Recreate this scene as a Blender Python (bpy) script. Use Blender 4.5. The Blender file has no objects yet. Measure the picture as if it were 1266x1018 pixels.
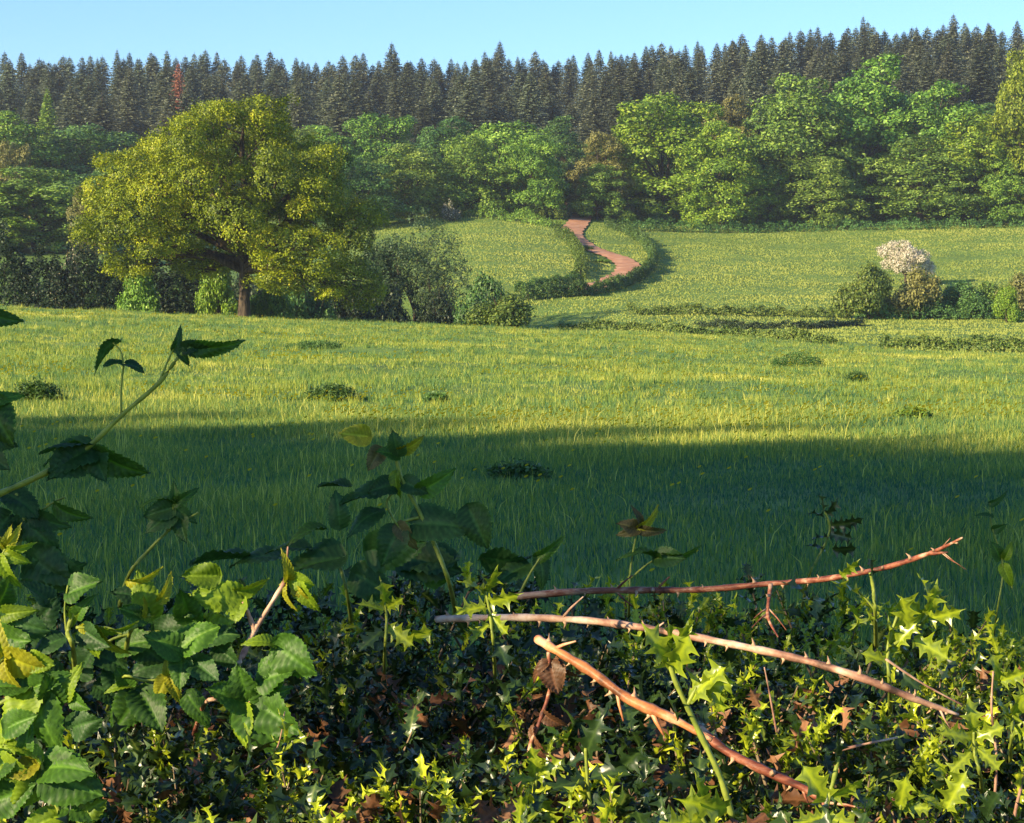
import bpy, math, random
import numpy as np
from mathutils import Vector, Matrix

PI = math.pi
SC = bpy.context.scene
COL = SC.collection
RNG = np.random.default_rng(7)

# ------------------------------------------------------------------ camera model (metres, y = away from the viewer)
F = 2362.0; CX = 633.0; CY = 509.0; HOR = 350.0
PIT = math.atan((CY - HOR) / F)
EYE = 1.65
cP, sP = math.cos(PIT), math.sin(PIT)

def ray(px, py):
    X = np.asarray(px, float) - CX; V = CY - np.asarray(py, float)
    y = F * cP + V * sP
    z = -F * sP + V * cP
    return X / y, z / y

def W(px, py, d):
    a, b = ray(px, py)
    return Vector((float(a) * d, d, EYE + float(b) * d))

def zp(py, d):
    return EYE + float(ray(CX, py)[1]) * d

# ------------------------------------------------------------------ terrain
_cols = {
 -1600: [(0,0),(10,zp(750,10)),(26,zp(541,26)),(60,zp(425,60)),(110,zp(378,110)),(128,zp(374,128)),(145,-.8),(175,2.0),(210,5),(290,11),(330,17),(380,28),(430,36),(520,44),(1000,52)],
 0:     [(0,0),(10,zp(750,10)),(26,zp(541,26)),(60,zp(433,60)),(105,zp(387,105)),(122,zp(380,122)),(140,-1.3),(175,1.0),(210,3.5),(290,10),(330,16),(380,26),(430,33),(520,41),(1000,50)],
 300:   [(0,0),(10,zp(750,10)),(26,zp(541,26)),(60,zp(440,60)),(105,zp(401,105)),(130,zp(392,130)),(148,-2.3),(175,-1.3),(210,2.5),(290,10.5),(330,16),(380,26),(430,33),(520,41),(1000,50)],
 600:   [(0,0),(10,zp(750,10)),(26,zp(541,26)),(60,zp(447,60)),(110,zp(411,110)),(136,zp(405,136)),(152,-4.4),(170,-4.2),(190,zp(362,190)),(230,zp(305,230)),(270,zp(266,270)),(290,12.5),(330,17.5),(380,27),(430,34),(520,42),(1000,50)],
 740:   [(0,0),(10,zp(750,10)),(26,zp(542,26)),(60,zp(453,60)),(110,zp(415,110)),(136,zp(408,136)),(150,-3.0),(165,zp(399,165)),(195,zp(365,195)),(230,zp(321,230)),(275,zp(276,275)),(300,13),(330,17.5),(380,28),(430,34.5),(520,42),(1000,50)],
 900:   [(0,0),(10,zp(750,10)),(26,zp(543,26)),(60,zp(460,60)),(115,zp(427,115)),(135,zp(417,135)),(150,zp(411,150)),(165,zp(402,165)),(180,zp(386,180)),(230,zp(330,230)),(288,zp(283,288)),(305,13),(335,19),(380,30),(430,37),(520,44),(1000,52)],
 1100:  [(0,0),(10,zp(750,10)),(26,zp(543,26)),(60,zp(466,60)),(100,zp(441,100)),(118,zp(434,118)),(145,zp(417,145)),(172,zp(399,172)),(230,zp(340,230)),(290,zp(276,290)),(305,14),(335,21),(380,33),(430,40),(520,46),(1000,54)],
 1266:  [(0,0),(10,zp(750,10)),(26,zp(544,26)),(60,zp(470,60)),(100,zp(447,100)),(118,zp(438,118)),(145,zp(418,145)),(172,zp(399,172)),(230,zp(338,230)),(290,zp(271,290)),(305,15),(335,22),(380,34),(430,42),(520,48),(1000,56)],
 2800:  [(0,0),(10,zp(750,10)),(26,zp(544,26)),(60,zp(474,60)),(100,zp(452,100)),(118,zp(442,118)),(145,zp(420,145)),(172,zp(400,172)),(230,zp(335,230)),(290,zp(266,290)),(305,16),(335,23),(380,36),(430,44),(520,50),(1000,58)],
}
_pxs = np.array(sorted(_cols)); _dd = np.arange(0, 1001.0)
def _smooth(a):
    k = np.exp(-0.5 * (np.arange(-9, 10) / 3.2) ** 2); k /= k.sum()
    p = np.pad(a, 9, mode='edge')
    p[:9] = a[0] - (a[1:10][::-1] - a[0])
    return np.convolve(p, k, mode='valid')
_tab = np.array([_smooth(np.interp(_dd, *zip(*_cols[p]))) for p in _pxs])
_uni = np.arange(-1600, 2801, 20.0)
_t2 = np.array([np.interp(_uni, _pxs, _tab[:, j]) for j in range(len(_dd))]).T
for _ in range(3):
    _q = np.pad(_t2, ((2, 2), (0, 0)), mode='edge')
    _t2 = (_q[:-4] + _q[1:-3] + _q[2:-2] + _q[3:-1] + _q[4:]) / 5

def gz(x, y):
    x = np.asarray(x, float); y = np.asarray(y, float)
    ye = np.maximum(y, 40.0)
    px = np.clip(CX + F * x / ye, -1600, 2799.9)
    d = np.clip(y, 0, 999.9)
    a = (px + 1600) / 20; i = a.astype(int); fa = a - i
    j = d.astype(int); fb = d - j
    i1 = np.minimum(i + 1, len(_uni) - 1)
    z = (_t2[i, j] * (1 - fb) + _t2[i, j + 1] * fb) * (1 - fa) + (_t2[i1, j] * (1 - fb) + _t2[i1, j + 1] * fb) * fa
    am = np.clip((y - 14) / 30, 0, 1) * np.clip(1.6 - y / 260, 0.35, 1)
    n = (np.sin(x * .31 + y * .12 + 1) + np.sin(x * .17 - y * .41) + .7 * np.sin(x * .73 + y * .5 + 2) + .6 * np.sin(-x * .5 + y * .93 + .4) + .5 * np.sin(x * 1.3 + y * 1.7)) * .06
    return z + n * am

def hit(px, py, dmin=150., dmax=420.):
    a, b = ray(px, py); a = float(a); b = float(b)
    d = np.arange(dmin, dmax, .25)
    g = gz(a * d, d); r = EYE + b * d
    k = np.argmax(r <= g) if np.any(r <= g) else len(d) - 1
    return Vector((a * d[k], d[k], float(g[k])))

# ------------------------------------------------------------------ bookkeeping
def tag(o, label=None, cat=None, group=None, kind=None):
    if label: o['label'] = label
    if cat: o['category'] = cat
    if group: o['group'] = group
    if kind: o['kind'] = kind
    return o

def empty(name, loc, label, cat, group=None, rz=0):
    o = bpy.data.objects.new(name, None); COL.objects.link(o)
    o.empty_display_size = .2
    o.location = loc; o.rotation_euler = (0, 0, rz)
    return tag(o, label, cat, group)

def obj(name, mesh, mat=None, parent=None):
    o = bpy.data.objects.new(name, mesh); COL.objects.link(o)
    if mat is not None and not mesh.materials: mesh.materials.append(mat)
    elif mat is not None and mesh.materials[0] != mat:
        o.material_slots[0].link = 'OBJECT'; o.material_slots[0].material = mat
    if parent: o.parent = parent
    return o

def mesh_np(name, V, faces, attr=None, smooth=False):
    """V (n,3); faces: list of index arrays (m,k); attr: per-vertex float -> attribute v"""
    me = bpy.data.meshes.new(name)
    V = np.ascontiguousarray(V, np.float32)
    me.vertices.add(len(V)); me.vertices.foreach_set('co', V.ravel())
    faces = [np.asarray(f, np.int32) for f in faces if len(f)]
    loops = np.concatenate([f.ravel() for f in faces])
    tot = np.concatenate([np.full(len(f), f.shape[1], np.int32) for f in faces])
    st = np.concatenate([[0], np.cumsum(tot)[:-1]]).astype(np.int32)
    me.loops.add(len(loops)); me.loops.foreach_set('vertex_index', loops.astype(np.int32))
    me.polygons.add(len(tot)); me.polygons.foreach_set('loop_start', st)
    me.polygons.foreach_set('loop_total', tot)
    if smooth: me.polygons.foreach_set('use_smooth', np.ones(len(tot), bool))
    me.update(calc_edges=True)
    if attr is not None:
        a = me.attributes.new('v', 'FLOAT', 'POINT')
        a.data.foreach_set('value', np.ascontiguousarray(attr, np.float32))
    return me

class MB:
    """collects pieces into one mesh"""
    def __init__(s): s.V = []; s.F = {}; s.A = []; s.n = 0
    def add(s, V, faces, a=0.5):
        V = np.asarray(V, float)
        for f in faces:
            f = np.asarray(f, int)
            if len(f): s.F.setdefault(f.shape[1], []).append(f + s.n)
        s.V.append(V); s.A.append(np.broadcast_to(np.asarray(a, float), (len(V),)).copy()); s.n += len(V)
    def tube(s, P, R, n=6, a=0.5, cap=True, wob=0, rng=None):
        P = [Vector(p) for p in P]; V = []
        ref = Vector((0.3, 0.2, 1)).normalized()
        for i, p in enumerate(P):
            t = (P[min(i + 1, len(P) - 1)] - P[max(i - 1, 0)]).normalized()
            q = ref if abs(t.dot(ref)) < .93 else Vector((1, 0, 0))
            u = t.cross(q).normalized(); w = t.cross(u)
            for k in range(n):
                th = 2 * PI * k / n
                r = R[i] * (1 + (rng.uniform(-wob, wob) if wob else 0))
                V.append(p + (u * math.cos(th) + w * math.sin(th)) * r)
        Fq = [(i * n + k, i * n + (k + 1) % n, (i + 1) * n + (k + 1) % n, (i + 1) * n + k) for i in range(len(P) - 1) for k in range(n)]
        V += [P[0], P[-1]]
        m = len(V) - 2; e = (len(P) - 1) * n
        Ft = [(m, (k + 1) % n, k) for k in range(n)] + [(m + 1, e + k, e + (k + 1) % n) for k in range(n)] if cap else []
        s.add([tuple(v) for v in V], [np.array(Fq)] + ([np.array(Ft)] if Ft else []), a)
    def mesh(s, name, smooth=False):
        return mesh_np(name, np.concatenate(s.V), [np.concatenate(f) for f in s.F.values()], np.concatenate(s.A), smooth)

def unit(v): return v / np.maximum(np.linalg.norm(v, axis=-1, keepdims=True), 1e-9)

# ------------------------------------------------------------------ materials
def newmat(name):
    m = bpy.data.materials.new(name); m.use_nodes = True
    nt = m.node_tree; nt.nodes.clear()
    return m, nt, nt.nodes, nt.links

def ramp(N, stops, interp='LINEAR'):
    r = N.new('ShaderNodeValToRGB'); e = r.color_ramp.elements; r.color_ramp.interpolation = interp
    while len(e) < len(stops): e.new(.5)
    for i, (p, c) in enumerate(stops):
        e[i].position = p; e[i].color = (*c, 1)
    return r

def leaf_mat(name, stops, transl=.35, rough=.5, spec=.3, objvar=0.0, tcol=(1.15, 1.2, .5)):
    """leaf: per-leaf attribute v picks the colour along the ramp, a little per-plant variation"""
    m, nt, N, L = newmat(name)
    at = N.new('ShaderNodeAttribute'); at.attribute_name = 'v'
    r = ramp(N, stops); L.new(at.outputs['Fac'], r.inputs[0])
    col = r.outputs[0]
    if objvar:
        oi = N.new('ShaderNodeObjectInfo')
        hs = N.new('ShaderNodeHueSaturation')
        mp = N.new('ShaderNodeMapRange'); mp.inputs['To Min'].default_value = .5 - .035 * objvar; mp.inputs['To Max'].default_value = .5 + .02 * objvar
        L.new(oi.outputs['Random'], mp.inputs['Value']); L.new(mp.outputs[0], hs.inputs['Hue'])
        m2 = N.new('ShaderNodeMath'); m2.operation = 'MULTIPLY'; m2.inputs[1].default_value = 7.13
        m3 = N.new('ShaderNodeMath'); m3.operation = 'FRACT'
        mp2 = N.new('ShaderNodeMapRange'); mp2.inputs['To Min'].default_value = 1 - .3 * objvar; mp2.inputs['To Max'].default_value = 1 + .25 * objvar
        L.new(oi.outputs['Random'], m2.inputs[0]); L.new(m2.outputs[0], m3.inputs[0]); L.new(m3.outputs[0], mp2.inputs['Value']); L.new(mp2.outputs[0], hs.inputs['Value'])
        L.new(col, hs.inputs['Color']); col = hs.outputs[0]
    p = N.new('ShaderNodeBsdfPrincipled'); p.inputs['Roughness'].default_value = rough
    p.inputs['Specular IOR Level'].default_value = spec
    L.new(col, p.inputs['Base Color'])
    t = N.new('ShaderNodeBsdfTranslucent')
    mx = N.new('ShaderNodeMix'); mx.data_type = 'RGBA'; mx.blend_type = 'MULTIPLY'; mx.inputs['Factor'].default_value = 1
    L.new(col, mx.inputs[6]); mx.inputs[7].default_value = (*tcol, 1)
    L.new(mx.outputs[2], t.inputs['Color'])
    s = N.new('ShaderNodeMixShader'); s.inputs[0].default_value = transl
    L.new(p.outputs[0], s.inputs[1]); L.new(t.outputs[0], s.inputs[2])
    o = N.new('ShaderNodeOutputMaterial'); L.new(s.outputs[0], o.inputs['Surface'])
    return m

def noise_mat(name, stops, scale=5, detail=6, rough=.85, bump=.3, bdist=.02, stretch=(1, 1, 1), obj_coord=False, spec=.25, scale2=None):
    m, nt, N, L = newmat(name)
    tc = N.new('ShaderNodeTexCoord'); mp = N.new('ShaderNodeMapping'); mp.inputs['Scale'].default_value = stretch
    L.new(tc.outputs['Object'], mp.inputs[0])
    n = N.new('ShaderNodeTexNoise'); n.inputs['Scale'].default_value = scale; n.inputs['Detail'].default_value = detail; n.inputs['Roughness'].default_value = .62
    L.new(mp.outputs[0], n.inputs['Vector'])
    fac = n.outputs['Fac']
    if scale2:
        n2 = N.new('ShaderNodeTexNoise'); n2.inputs['Scale'].default_value = scale2; n2.inputs['Detail'].default_value = 3
        L.new(mp.outputs[0], n2.inputs['Vector'])
        ad = N.new('ShaderNodeMath'); ad.operation = 'ADD'; L.new(fac, ad.inputs[0]); L.new(n2.outputs['Fac'], ad.inputs[1])
        hf = N.new('ShaderNodeMath'); hf.operation = 'MULTIPLY'; hf.inputs[1].default_value = .5; L.new(ad.outputs[0], hf.inputs[0]); fac = hf.outputs[0]
    r = ramp(N, stops); L.new(fac, r.inputs[0])
    p = N.new('ShaderNodeBsdfPrincipled'); p.inputs['Roughness'].default_value = rough; p.inputs['Specular IOR Level'].default_value = spec
    L.new(r.outputs[0], p.inputs['Base Color'])
    if bump:
        b = N.new('ShaderNodeBump'); b.inputs['Strength'].default_value = bump; b.inputs['Distance'].default_value = bdist
        L.new(n.outputs['Fac'], b.inputs['Height']); L.new(b.outputs[0], p.inputs['Normal'])
    o = N.new('ShaderNodeOutputMaterial'); L.new(p.outputs[0], o.inputs['Surface'])
    return m

M = {}
M['bark'] = noise_mat('bark', [(.35, (.02, .015, .011)), (.65, (.11, .08, .055))], 2.5, bump=.9, bdist=.05, stretch=(3, 3, .5))
M['pine_bark'] = noise_mat('pine_bark', [(.3, (.05, .035, .025)), (.7, (.14, .10, .075))], 2.5, bump=.5, bdist=.05, stretch=(3, 3, .5))
M['oak'] = leaf_mat('oak_leaf', [(0, (.02, .05, .006)), (.5, (.195, .25, .008)), (.85, (.41, .43, .012)), (1, (.40, .33, .03))], .2, .5)
M['fresh'] = leaf_mat('fresh_leaf', [(0, (.03, .08, .014)), (.55, (.135, .27, .035)), (1, (.31, .46, .06))], .2, .5, objvar=.6)
M['bright'] = leaf_mat('bright_leaf', [(0, (.05, .11, .012)), (.55, (.17, .30, .025)), (1, (.34, .44, .04))], .2, .5, objvar=.3)
M['olive'] = leaf_mat('olive_leaf', [(0, (.035, .07, .015)), (.55, (.15, .25, .035)), (1, (.32, .42, .07))], .2, .5, objvar=.4)
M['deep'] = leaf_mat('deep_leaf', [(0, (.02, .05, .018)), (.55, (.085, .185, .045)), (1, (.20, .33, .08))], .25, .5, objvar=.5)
M['bronze'] = leaf_mat('bronze_leaf', [(0, (.06, .07, .02)), (.55, (.20, .20, .055)), (1, (.34, .33, .10))], .2, .5, objvar=.4)
M['yellowish'] = leaf_mat('yellowish_leaf', [(0, (.07, .11, .01)), (.55, (.22, .28, .02)), (1, (.38, .42, .05))], .3, .5)
M['valley'] = leaf_mat('valley_shaded_leaf', [(0, (.018, .04, .022)), (.55, (.065, .115, .045)), (1, (.15, .22, .08))], .2, .5, objvar=.2)  # dark tones stand in for the shade over the trees in the dip
M['blossom_sparse'] = leaf_mat('blossom_sparse', [(0, (.03, .05, .02)), (.6, (.07, .10, .04)), (.7, (.5, .45, .33)), (1, (.8, .7, .55))], .2, .6, tcol=(1, 1, 1))
M['blossom'] = leaf_mat('blossom', [(0, (.10, .14, .04)), (.27, (.13, .17, .05)), (.40, (.62, .54, .42)), (1, (.86, .79, .66))], .2, .6, tcol=(1, 1, 1))
M['conifer'] = leaf_mat('conifer_needles', [(0, (.018, .032, .022)), (.5, (.075, .098, .058)), (1, (.22, .24, .145))], .1, .6, objvar=1.0)
M['conifer_dead'] = leaf_mat('conifer_dead', [(0, (.16, .06, .03)), (.6, (.32, .12, .07)), (1, (.42, .2, .12))], .1, .6, tcol=(1, 1, 1))
M['hedge'] = leaf_mat('hedge_leaf', [(0, (.03, .065, .015)), (.5, (.11, .18, .03)), (1, (.27, .32, .06))], .2, .5, objvar=.3)
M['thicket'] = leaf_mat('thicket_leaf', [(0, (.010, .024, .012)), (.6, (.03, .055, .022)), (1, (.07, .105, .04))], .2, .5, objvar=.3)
M['grass'] = leaf_mat('grass_blade', [(0, (.03, .11, .075)), (.35, (.12, .235, .08)), (.7, (.29, .345, .05)), (1, (.58, .55, .13))], .35, .55, .25)  # teal low stops put the cool cast of the shaded meadow into the colour
M['pasture'] = leaf_mat('pasture_blade', [(0, (.16, .22, .05)), (.5, (.28, .325, .07)), (1, (.36, .38, .09))], .3, .6, .2)
M['buttercup'] = leaf_mat('buttercup_petal', [(0, (.85, .62, .02)), (1, (.95, .75, .05))], .2, .4, tcol=(1, 1, .6))
M['meadow'] = noise_mat('meadow_soil', [(.3, (.05, .10, .02)), (.55, (.13, .21, .035)), (.75, (.24, .30, .05))], .22, 8, bump=.6, bdist=.15, scale2=2.5)
M['lane'] = noise_mat('lane_earth', [(.3, (.34, .15, .085)), (.5, (.47, .23, .13)), (.75, (.60, .36, .23))], .8, 6, bump=.3, bdist=.03)
M['verge'] = M['pasture']

# ------------------------------------------------------------------ ground sheet
def ground():
    ys = np.concatenate([np.linspace(-70, 3, 24), np.linspace(4, 60, 90), np.linspace(61, 320, 330), np.linspace(325, 620, 70), np.linspace(660, 1500, 15)])
    us = np.concatenate([np.linspace(-1.6, -.42, 26), np.linspace(-.4, .4, 241), np.linspace(.42, 1.6, 26)])
    Y, U = np.meshgrid(ys, us, indexing='ij')
    X = U * (np.maximum(Y, 0) + 45)
    Z = gz(X, Y)
    V = np.stack([X, Y, Z], -1).reshape(-1, 3)
    nx = len(us); i = np.arange(len(ys) - 1)[:, None] * nx + np.arange(nx - 1)[None]
    i = i.ravel(); f = np.stack([i, i + 1, i + nx + 1, i + nx], 1)
    o = obj('ground', mesh_np('ground', V, [f], smooth=True), M['meadow'])
    tag(o, kind='structure')
ground()

def ribbon(name, pts, width, mat, lift=.1, sub=12):
    P = [Vector(p) for p in pts]; C = []
    for i in range(len(P) - 1):
        a, b, c, d = P[max(i - 1, 0)], P[i], P[i + 1], P[min(i + 2, len(P) - 1)]
        for k in range(sub):
            t = k / sub
            C.append(.5 * ((2 * b) + (-a + c) * t + (2 * a - 5 * b + 4 * c - d) * t * t + (-a + 3 * b - 3 * c + d) * t ** 3))
    C.append(P[-1]); V = []
    w = 6
    for i, p in enumerate(C):
        t = C[min(i + 1, len(C) - 1)] - C[max(i - 1, 0)]; n = Vector((-t.y, t.x, 0)).normalized()
        for k in range(w + 1):
            q = p + n * (k / w - .5) * width * (1 + .08 * math.sin(i * 1.3 + k))
            V.append((q.x, q.y, float(gz(q.x, q.y)) + lift + .05 * math.cos((k / w - .5) * PI)))
    Fc = [(i * (w + 1) + k, i * (w + 1) + k + 1, (i + 1) * (w + 1) + k + 1, (i + 1) * (w + 1) + k) for i in range(len(C) - 1) for k in range(w)]
    return obj(name, mesh_np(name, np.array(V), [np.array(Fc)], smooth=True), mat), C

lane_px = [(716, 262), (719, 270), (713, 279), (707, 287), (709, 295), (722, 304), (744, 313), (765, 321), (777, 330), (775, 339), (760, 348), (740, 355), (716, 361)]
lane_pts = [hit(*p) for p in lane_px]
lane_pts.insert(0, lane_pts[0] + Vector((-6, 22, 0)))
lane, LC = ribbon('lane', lane_pts, 3.0, M['lane'], .16)
tag(lane, kind='structure')

# ------------------------------------------------------------------ grass
def frustum_pts(n, y0, y1, rng, marg=1.25, power=1.0, px0=0, px1=1266):
    """points spread evenly over the ground seen between two distances"""
    y = np.sqrt(rng.uniform(y0 ** 2, y1 ** 2, n)) if power == 1 else y0 * (y1 / y0) ** rng.uniform(0, 1, n)
    c = (px0 + px1) / 2; h = (px1 - px0) / 2 * marg
    px = rng.uniform(c - h, c + h, n)
    return (px - CX) / F * y + rng.normal(0, .3, n), y

def patch(x, y, s, seed=0):
    r = np.random.default_rng(seed); v = 0
    for k in range(7):
        a = r.uniform(0, 2 * PI); f = s * r.uniform(.6, 2.2)
        v = v + np.sin(x * f * math.cos(a) + y * f * math.sin(a) + r.uniform(0, 6))
    return v / 7 ** .5

def blades(name, x, y, h, w, v, rng, lean=.35, seg=2, mat='grass'):
    n = len(x); z = gz(x, y) - .01
    a = rng.uniform(0, 2 * PI, n); la = rng.uniform(0, 2 * PI, n)
    sx, sy = np.cos(a) * w / 2, np.sin(a) * w / 2
    ll = h * np.abs(rng.normal(0, lean, n))
    lx, ly = np.cos(la) * ll, np.sin(la) * ll
    b = np.stack([x, y, z], 1)
    s = np.stack([sx, sy, 0 * x], 1)
    top = b + np.stack([lx, ly, h], 1)
    if seg == 2:
        mid = b + np.stack([lx * .3, ly * .3, h * .6], 1)
        V = np.stack([b - s, b + s, mid + s * .8, mid - s * .8, top], 1).reshape(-1, 3)
        i = np.arange(n)[:, None] * 5
        fs = [i + np.array([[0, 1, 2, 3]]), i + np.array([[3, 2, 4]])]
        A = np.repeat(v, 5)
    else:
        V = np.stack([b - s, b + s, top], 1).reshape(-1, 3)
        i = np.arange(n)[:, None] * 3
        fs = [i + np.array([[0, 1, 2]])]; A = np.repeat(v, 3)
    me = mesh_np(name, V, fs, A)
    return obj(name, me, M[mat])

def meadow_grass():
    rng = np.random.default_rng(3)
    # near, in the shade; blade tones lifted to brighten it
    x, y = frustum_pts(520000, 3.6, 34, rng, 1.5)
    t = patch(x, y, 1.1, 1); t2 = patch(x, y, .35, 2)
    keep = rng.uniform(0, 1, len(x)) < np.clip(.9 + .2 * t, .6, 1)
    x, y, t, t2 = x[keep], y[keep], t[keep], t2[keep]
    h = np.clip(.095 + .018 * t + .022 * t2, .05, .2) * rng.uniform(.5, 1.5, len(x))
    stalk = rng.uniform(0, 1, len(x)) < .012
    h = np.where(stalk, h * 2.1, h)
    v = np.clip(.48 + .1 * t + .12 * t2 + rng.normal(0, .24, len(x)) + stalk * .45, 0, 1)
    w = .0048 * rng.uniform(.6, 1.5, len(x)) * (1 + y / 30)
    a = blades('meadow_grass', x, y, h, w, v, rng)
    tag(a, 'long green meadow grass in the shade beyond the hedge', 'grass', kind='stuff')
    x, y = frustum_pts(560000, 30, 137, rng, 1.35, power=0)
    k = rng.uniform(0, 1, len(x)) < .45
    xx, yy = frustum_pts(360000, 45, 140, rng, 1.35)
    x = np.concatenate([x[k], xx]); y = np.concatenate([y[k], yy])
    px = CX + F * x / y
    lim = 139 - np.clip((px - 560) / 120, 0, 1) * 6 - np.clip((px - 1000) / 120, 0, 1) * 17
    k = y < lim; x, y = x[k], y[k]
    t = patch(x, y, .9, 3); t2 = patch(x, y, .22, 4); t3 = patch(x * .6, y * .3, .6, 9)
    t4 = patch(x, y, 2.2, 12)
    h = np.clip(.075 + .02 * t + .03 * t2 + .04 * t4, .03, .28) * rng.uniform(.5, 1.5, len(x))
    v = np.clip(.63 + .09 * t + .10 * t2 + .13 * t3 - .13 * t4 + rng.normal(0, .13, len(x)), 0, 1)
    w = .018 * rng.uniform(.6, 1.5, len(x)) * (y / 45) ** .7
    b = blades('meadow_grass', x, y, h, w, v, rng, seg=1)
    tag(b, 'sunlit yellow-green meadow grass reaching back to the oak', 'grass', kind='stuff')
    # tussocks: blades gathered in clumps that catch the low sun and shade each other
    cx, cy = frustum_pts(17000, 26, 137, rng, 1.3, power=0); c2, d2 = frustum_pts(9000, 50, 137, rng, 1.3); cx = np.concatenate([cx, c2]); cy = np.concatenate([cy, d2])
    px = CX + F * cx / cy; lim = 137 - np.clip((px - 560) / 120, 0, 1) * 6 - np.clip((px - 1000) / 120, 0, 1) * 17
    k = (cy < lim) & (rng.uniform(0, 1, len(cx)) < np.clip(.5 + .35 * patch(cx, cy, .5, 15), .12, 1)); cx, cy = cx[k], cy[k]
    m = 22; rad = rng.uniform(.06, .22, len(cx)) * (1 + cy / 130); hh = rng.uniform(.10, .26, len(cx)) * (1 + cy / 200); tone = np.clip(rng.normal(.52, .2, len(cx)), .05, .95)
    a = rng.uniform(0, 2 * PI, (len(cx), m)); r = np.sqrt(rng.uniform(0, 1, (len(cx), m))) * rad[:, None]
    x = (cx[:, None] + r * np.cos(a)).ravel(); y = (cy[:, None] + r * np.sin(a)).ravel()
    h = (hh[:, None] * (1.1 - .6 * r / rad[:, None]) * rng.uniform(.6, 1.2, r.shape)).ravel()
    v = np.clip(np.repeat(tone, m) + rng.normal(0, .12, len(x)), 0, 1)
    b2 = blades('grass_tussocks', x, y, h, .016 * rng.uniform(.6, 1.5, len(x)) * (y / 45) ** .6, v, rng, seg=1, lean=.5)
    tag(b2, 'rough tussocks of longer grass scattered over the sunlit meadow', 'grass', kind='stuff')
    # hill pasture
    x, y = frustum_pts(370000, 112, 300, rng, 1.25)
    px = CX + F * x / y
    k = (px > 420) & ((y > 142) | ((px > 640) & (y > 137.5 - np.clip((px - 560) / 120, 0, 1) * 6 - np.clip((px - 1000) / 120, 0, 1) * 17)))
    x, y = x[k], y[k]
    # keep the lane clear
    lc = np.array([(c.x, c.y) for c in LC])
    dmin = np.full(len(x), 9e9)
    for c in lc: dmin = np.minimum(dmin, (x - c[0]) ** 2 + (y - c[1]) ** 2)
    k = dmin > 1.95 ** 2; x, y = x[k], y[k]
    t = patch(x, y, .5, 5); t2 = patch(x, y, .09, 6); row = np.sin(y * 1.1 + .6 * np.sin(x * .08)) * .5
    h = np.clip(.12 + .04 * t + .03 * row, .05, .35) * rng.uniform(.5, 1.4, len(x))
    v = np.clip(.5 + .1 * t + .16 * t2 + .08 * row + rng.normal(0, .05, len(x)), 0, 1)
    c = blades('pasture_grass', x, y, h, .15 * rng.uniform(.6, 1.5, len(x)), v, rng, seg=1, mat='pasture')
    tag(c, 'short sunlit grass of the sloping pasture below the wood', 'grass', kind='stuff')
    # verge between the lane and its hedges (longer)
    # buttercups
    x, y = frustum_pts(9000, 24, 125, rng, 1.2, power=0)
    t = patch(x, y, .35, 8)
    k = t > .35; x, y = x[k], y[k]; n = len(x)
    xs, ys = frustum_pts(150, 9, 26, rng, 1.2); x = np.concatenate([x, xs]); y = np.concatenate([y, ys]); n = len(x)
    z = gz(x, y) + rng.uniform(.14, .26, n); r = .013 + y * .00036
    ang = np.arange(6) / 6 * 2 * PI
    V = np.stack([x[:, None] + r[:, None] * np.cos(ang), y[:, None] + r[:, None] * np.sin(ang) * .8, z[:, None] + r[:, None] * .7 * np.cos(ang + 1)], -1)
    i = np.arange(n)[:, None] * 6
    me = mesh_np('buttercups', V.reshape(-1, 3), [i + np.arange(6)[None]], np.repeat(rng.uniform(0, 1, n), 6))
    tag(obj('buttercups', me, M['buttercup']), 'tiny yellow buttercups scattered through the meadow grass', 'wildflowers', kind='stuff')
meadow_grass()

# ------------------------------------------------------------------ foliage
def sublobes(lobes, m, f, rng, core=.78, sq=.8):
    """break every lobe up into a core and smaller knobs so the crown gets light heads and dark gaps"""
    out = []
    for c, R in lobes:
        c = np.array(c, float); R = np.array(R, float); out.append((tuple(c), tuple(R * core)))
        for _ in range(m):
            d = unit(rng.normal(0, 1, 3) + np.array([0, 0, .25])); s = rng.uniform(.7, 1.05)
            out.append((tuple(c + d * R * s), tuple(R * f * rng.uniform(.6, 1.25) * np.array([1, 1, sq]))))
    return out

def leaf_cards(C, Nn, r, k, l, wd, rng, flat=.55, up=.35, jit=.75, tone=None, tj=.2):
    """k small leaf faces round every clump centre"""
    n = len(C)
    c = np.repeat(C, k, 0); nn = np.repeat(Nn, k, 0); rr = np.repeat(r, k)[:, None]
    off = rng.normal(0, .5, (n * k, 3)); off -= nn * (np.sum(off * nn, 1, keepdims=True)) * (1 - flat)
    p = c + off * rr
    m = unit(nn * 1.0 + rng.normal(0, jit, (n * k, 3)) + np.array([0, 0, up]))
    t = unit(np.cross(m, rng.normal(0, 1, (n * k, 3)))); b = np.cross(m, t)
    L_ = l * rng.uniform(.6, 1.35, (n * k, 1)); W_ = L_ * wd / 2
    V = np.stack([p - t * L_ * .5, p + b * W_ + m * L_ * .05, p + t * L_ * .5, p - b * W_ + m * L_ * .05], 1).reshape(-1, 3)
    i = np.arange(n * k)[:, None] * 4
    tn = .5 if tone is None else np.repeat(tone, k)
    v = np.clip(tn + rng.normal(0, tj, n * k), 0, 1)
    return V, i + np.arange(4)[None], np.repeat(v, 4)

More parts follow.
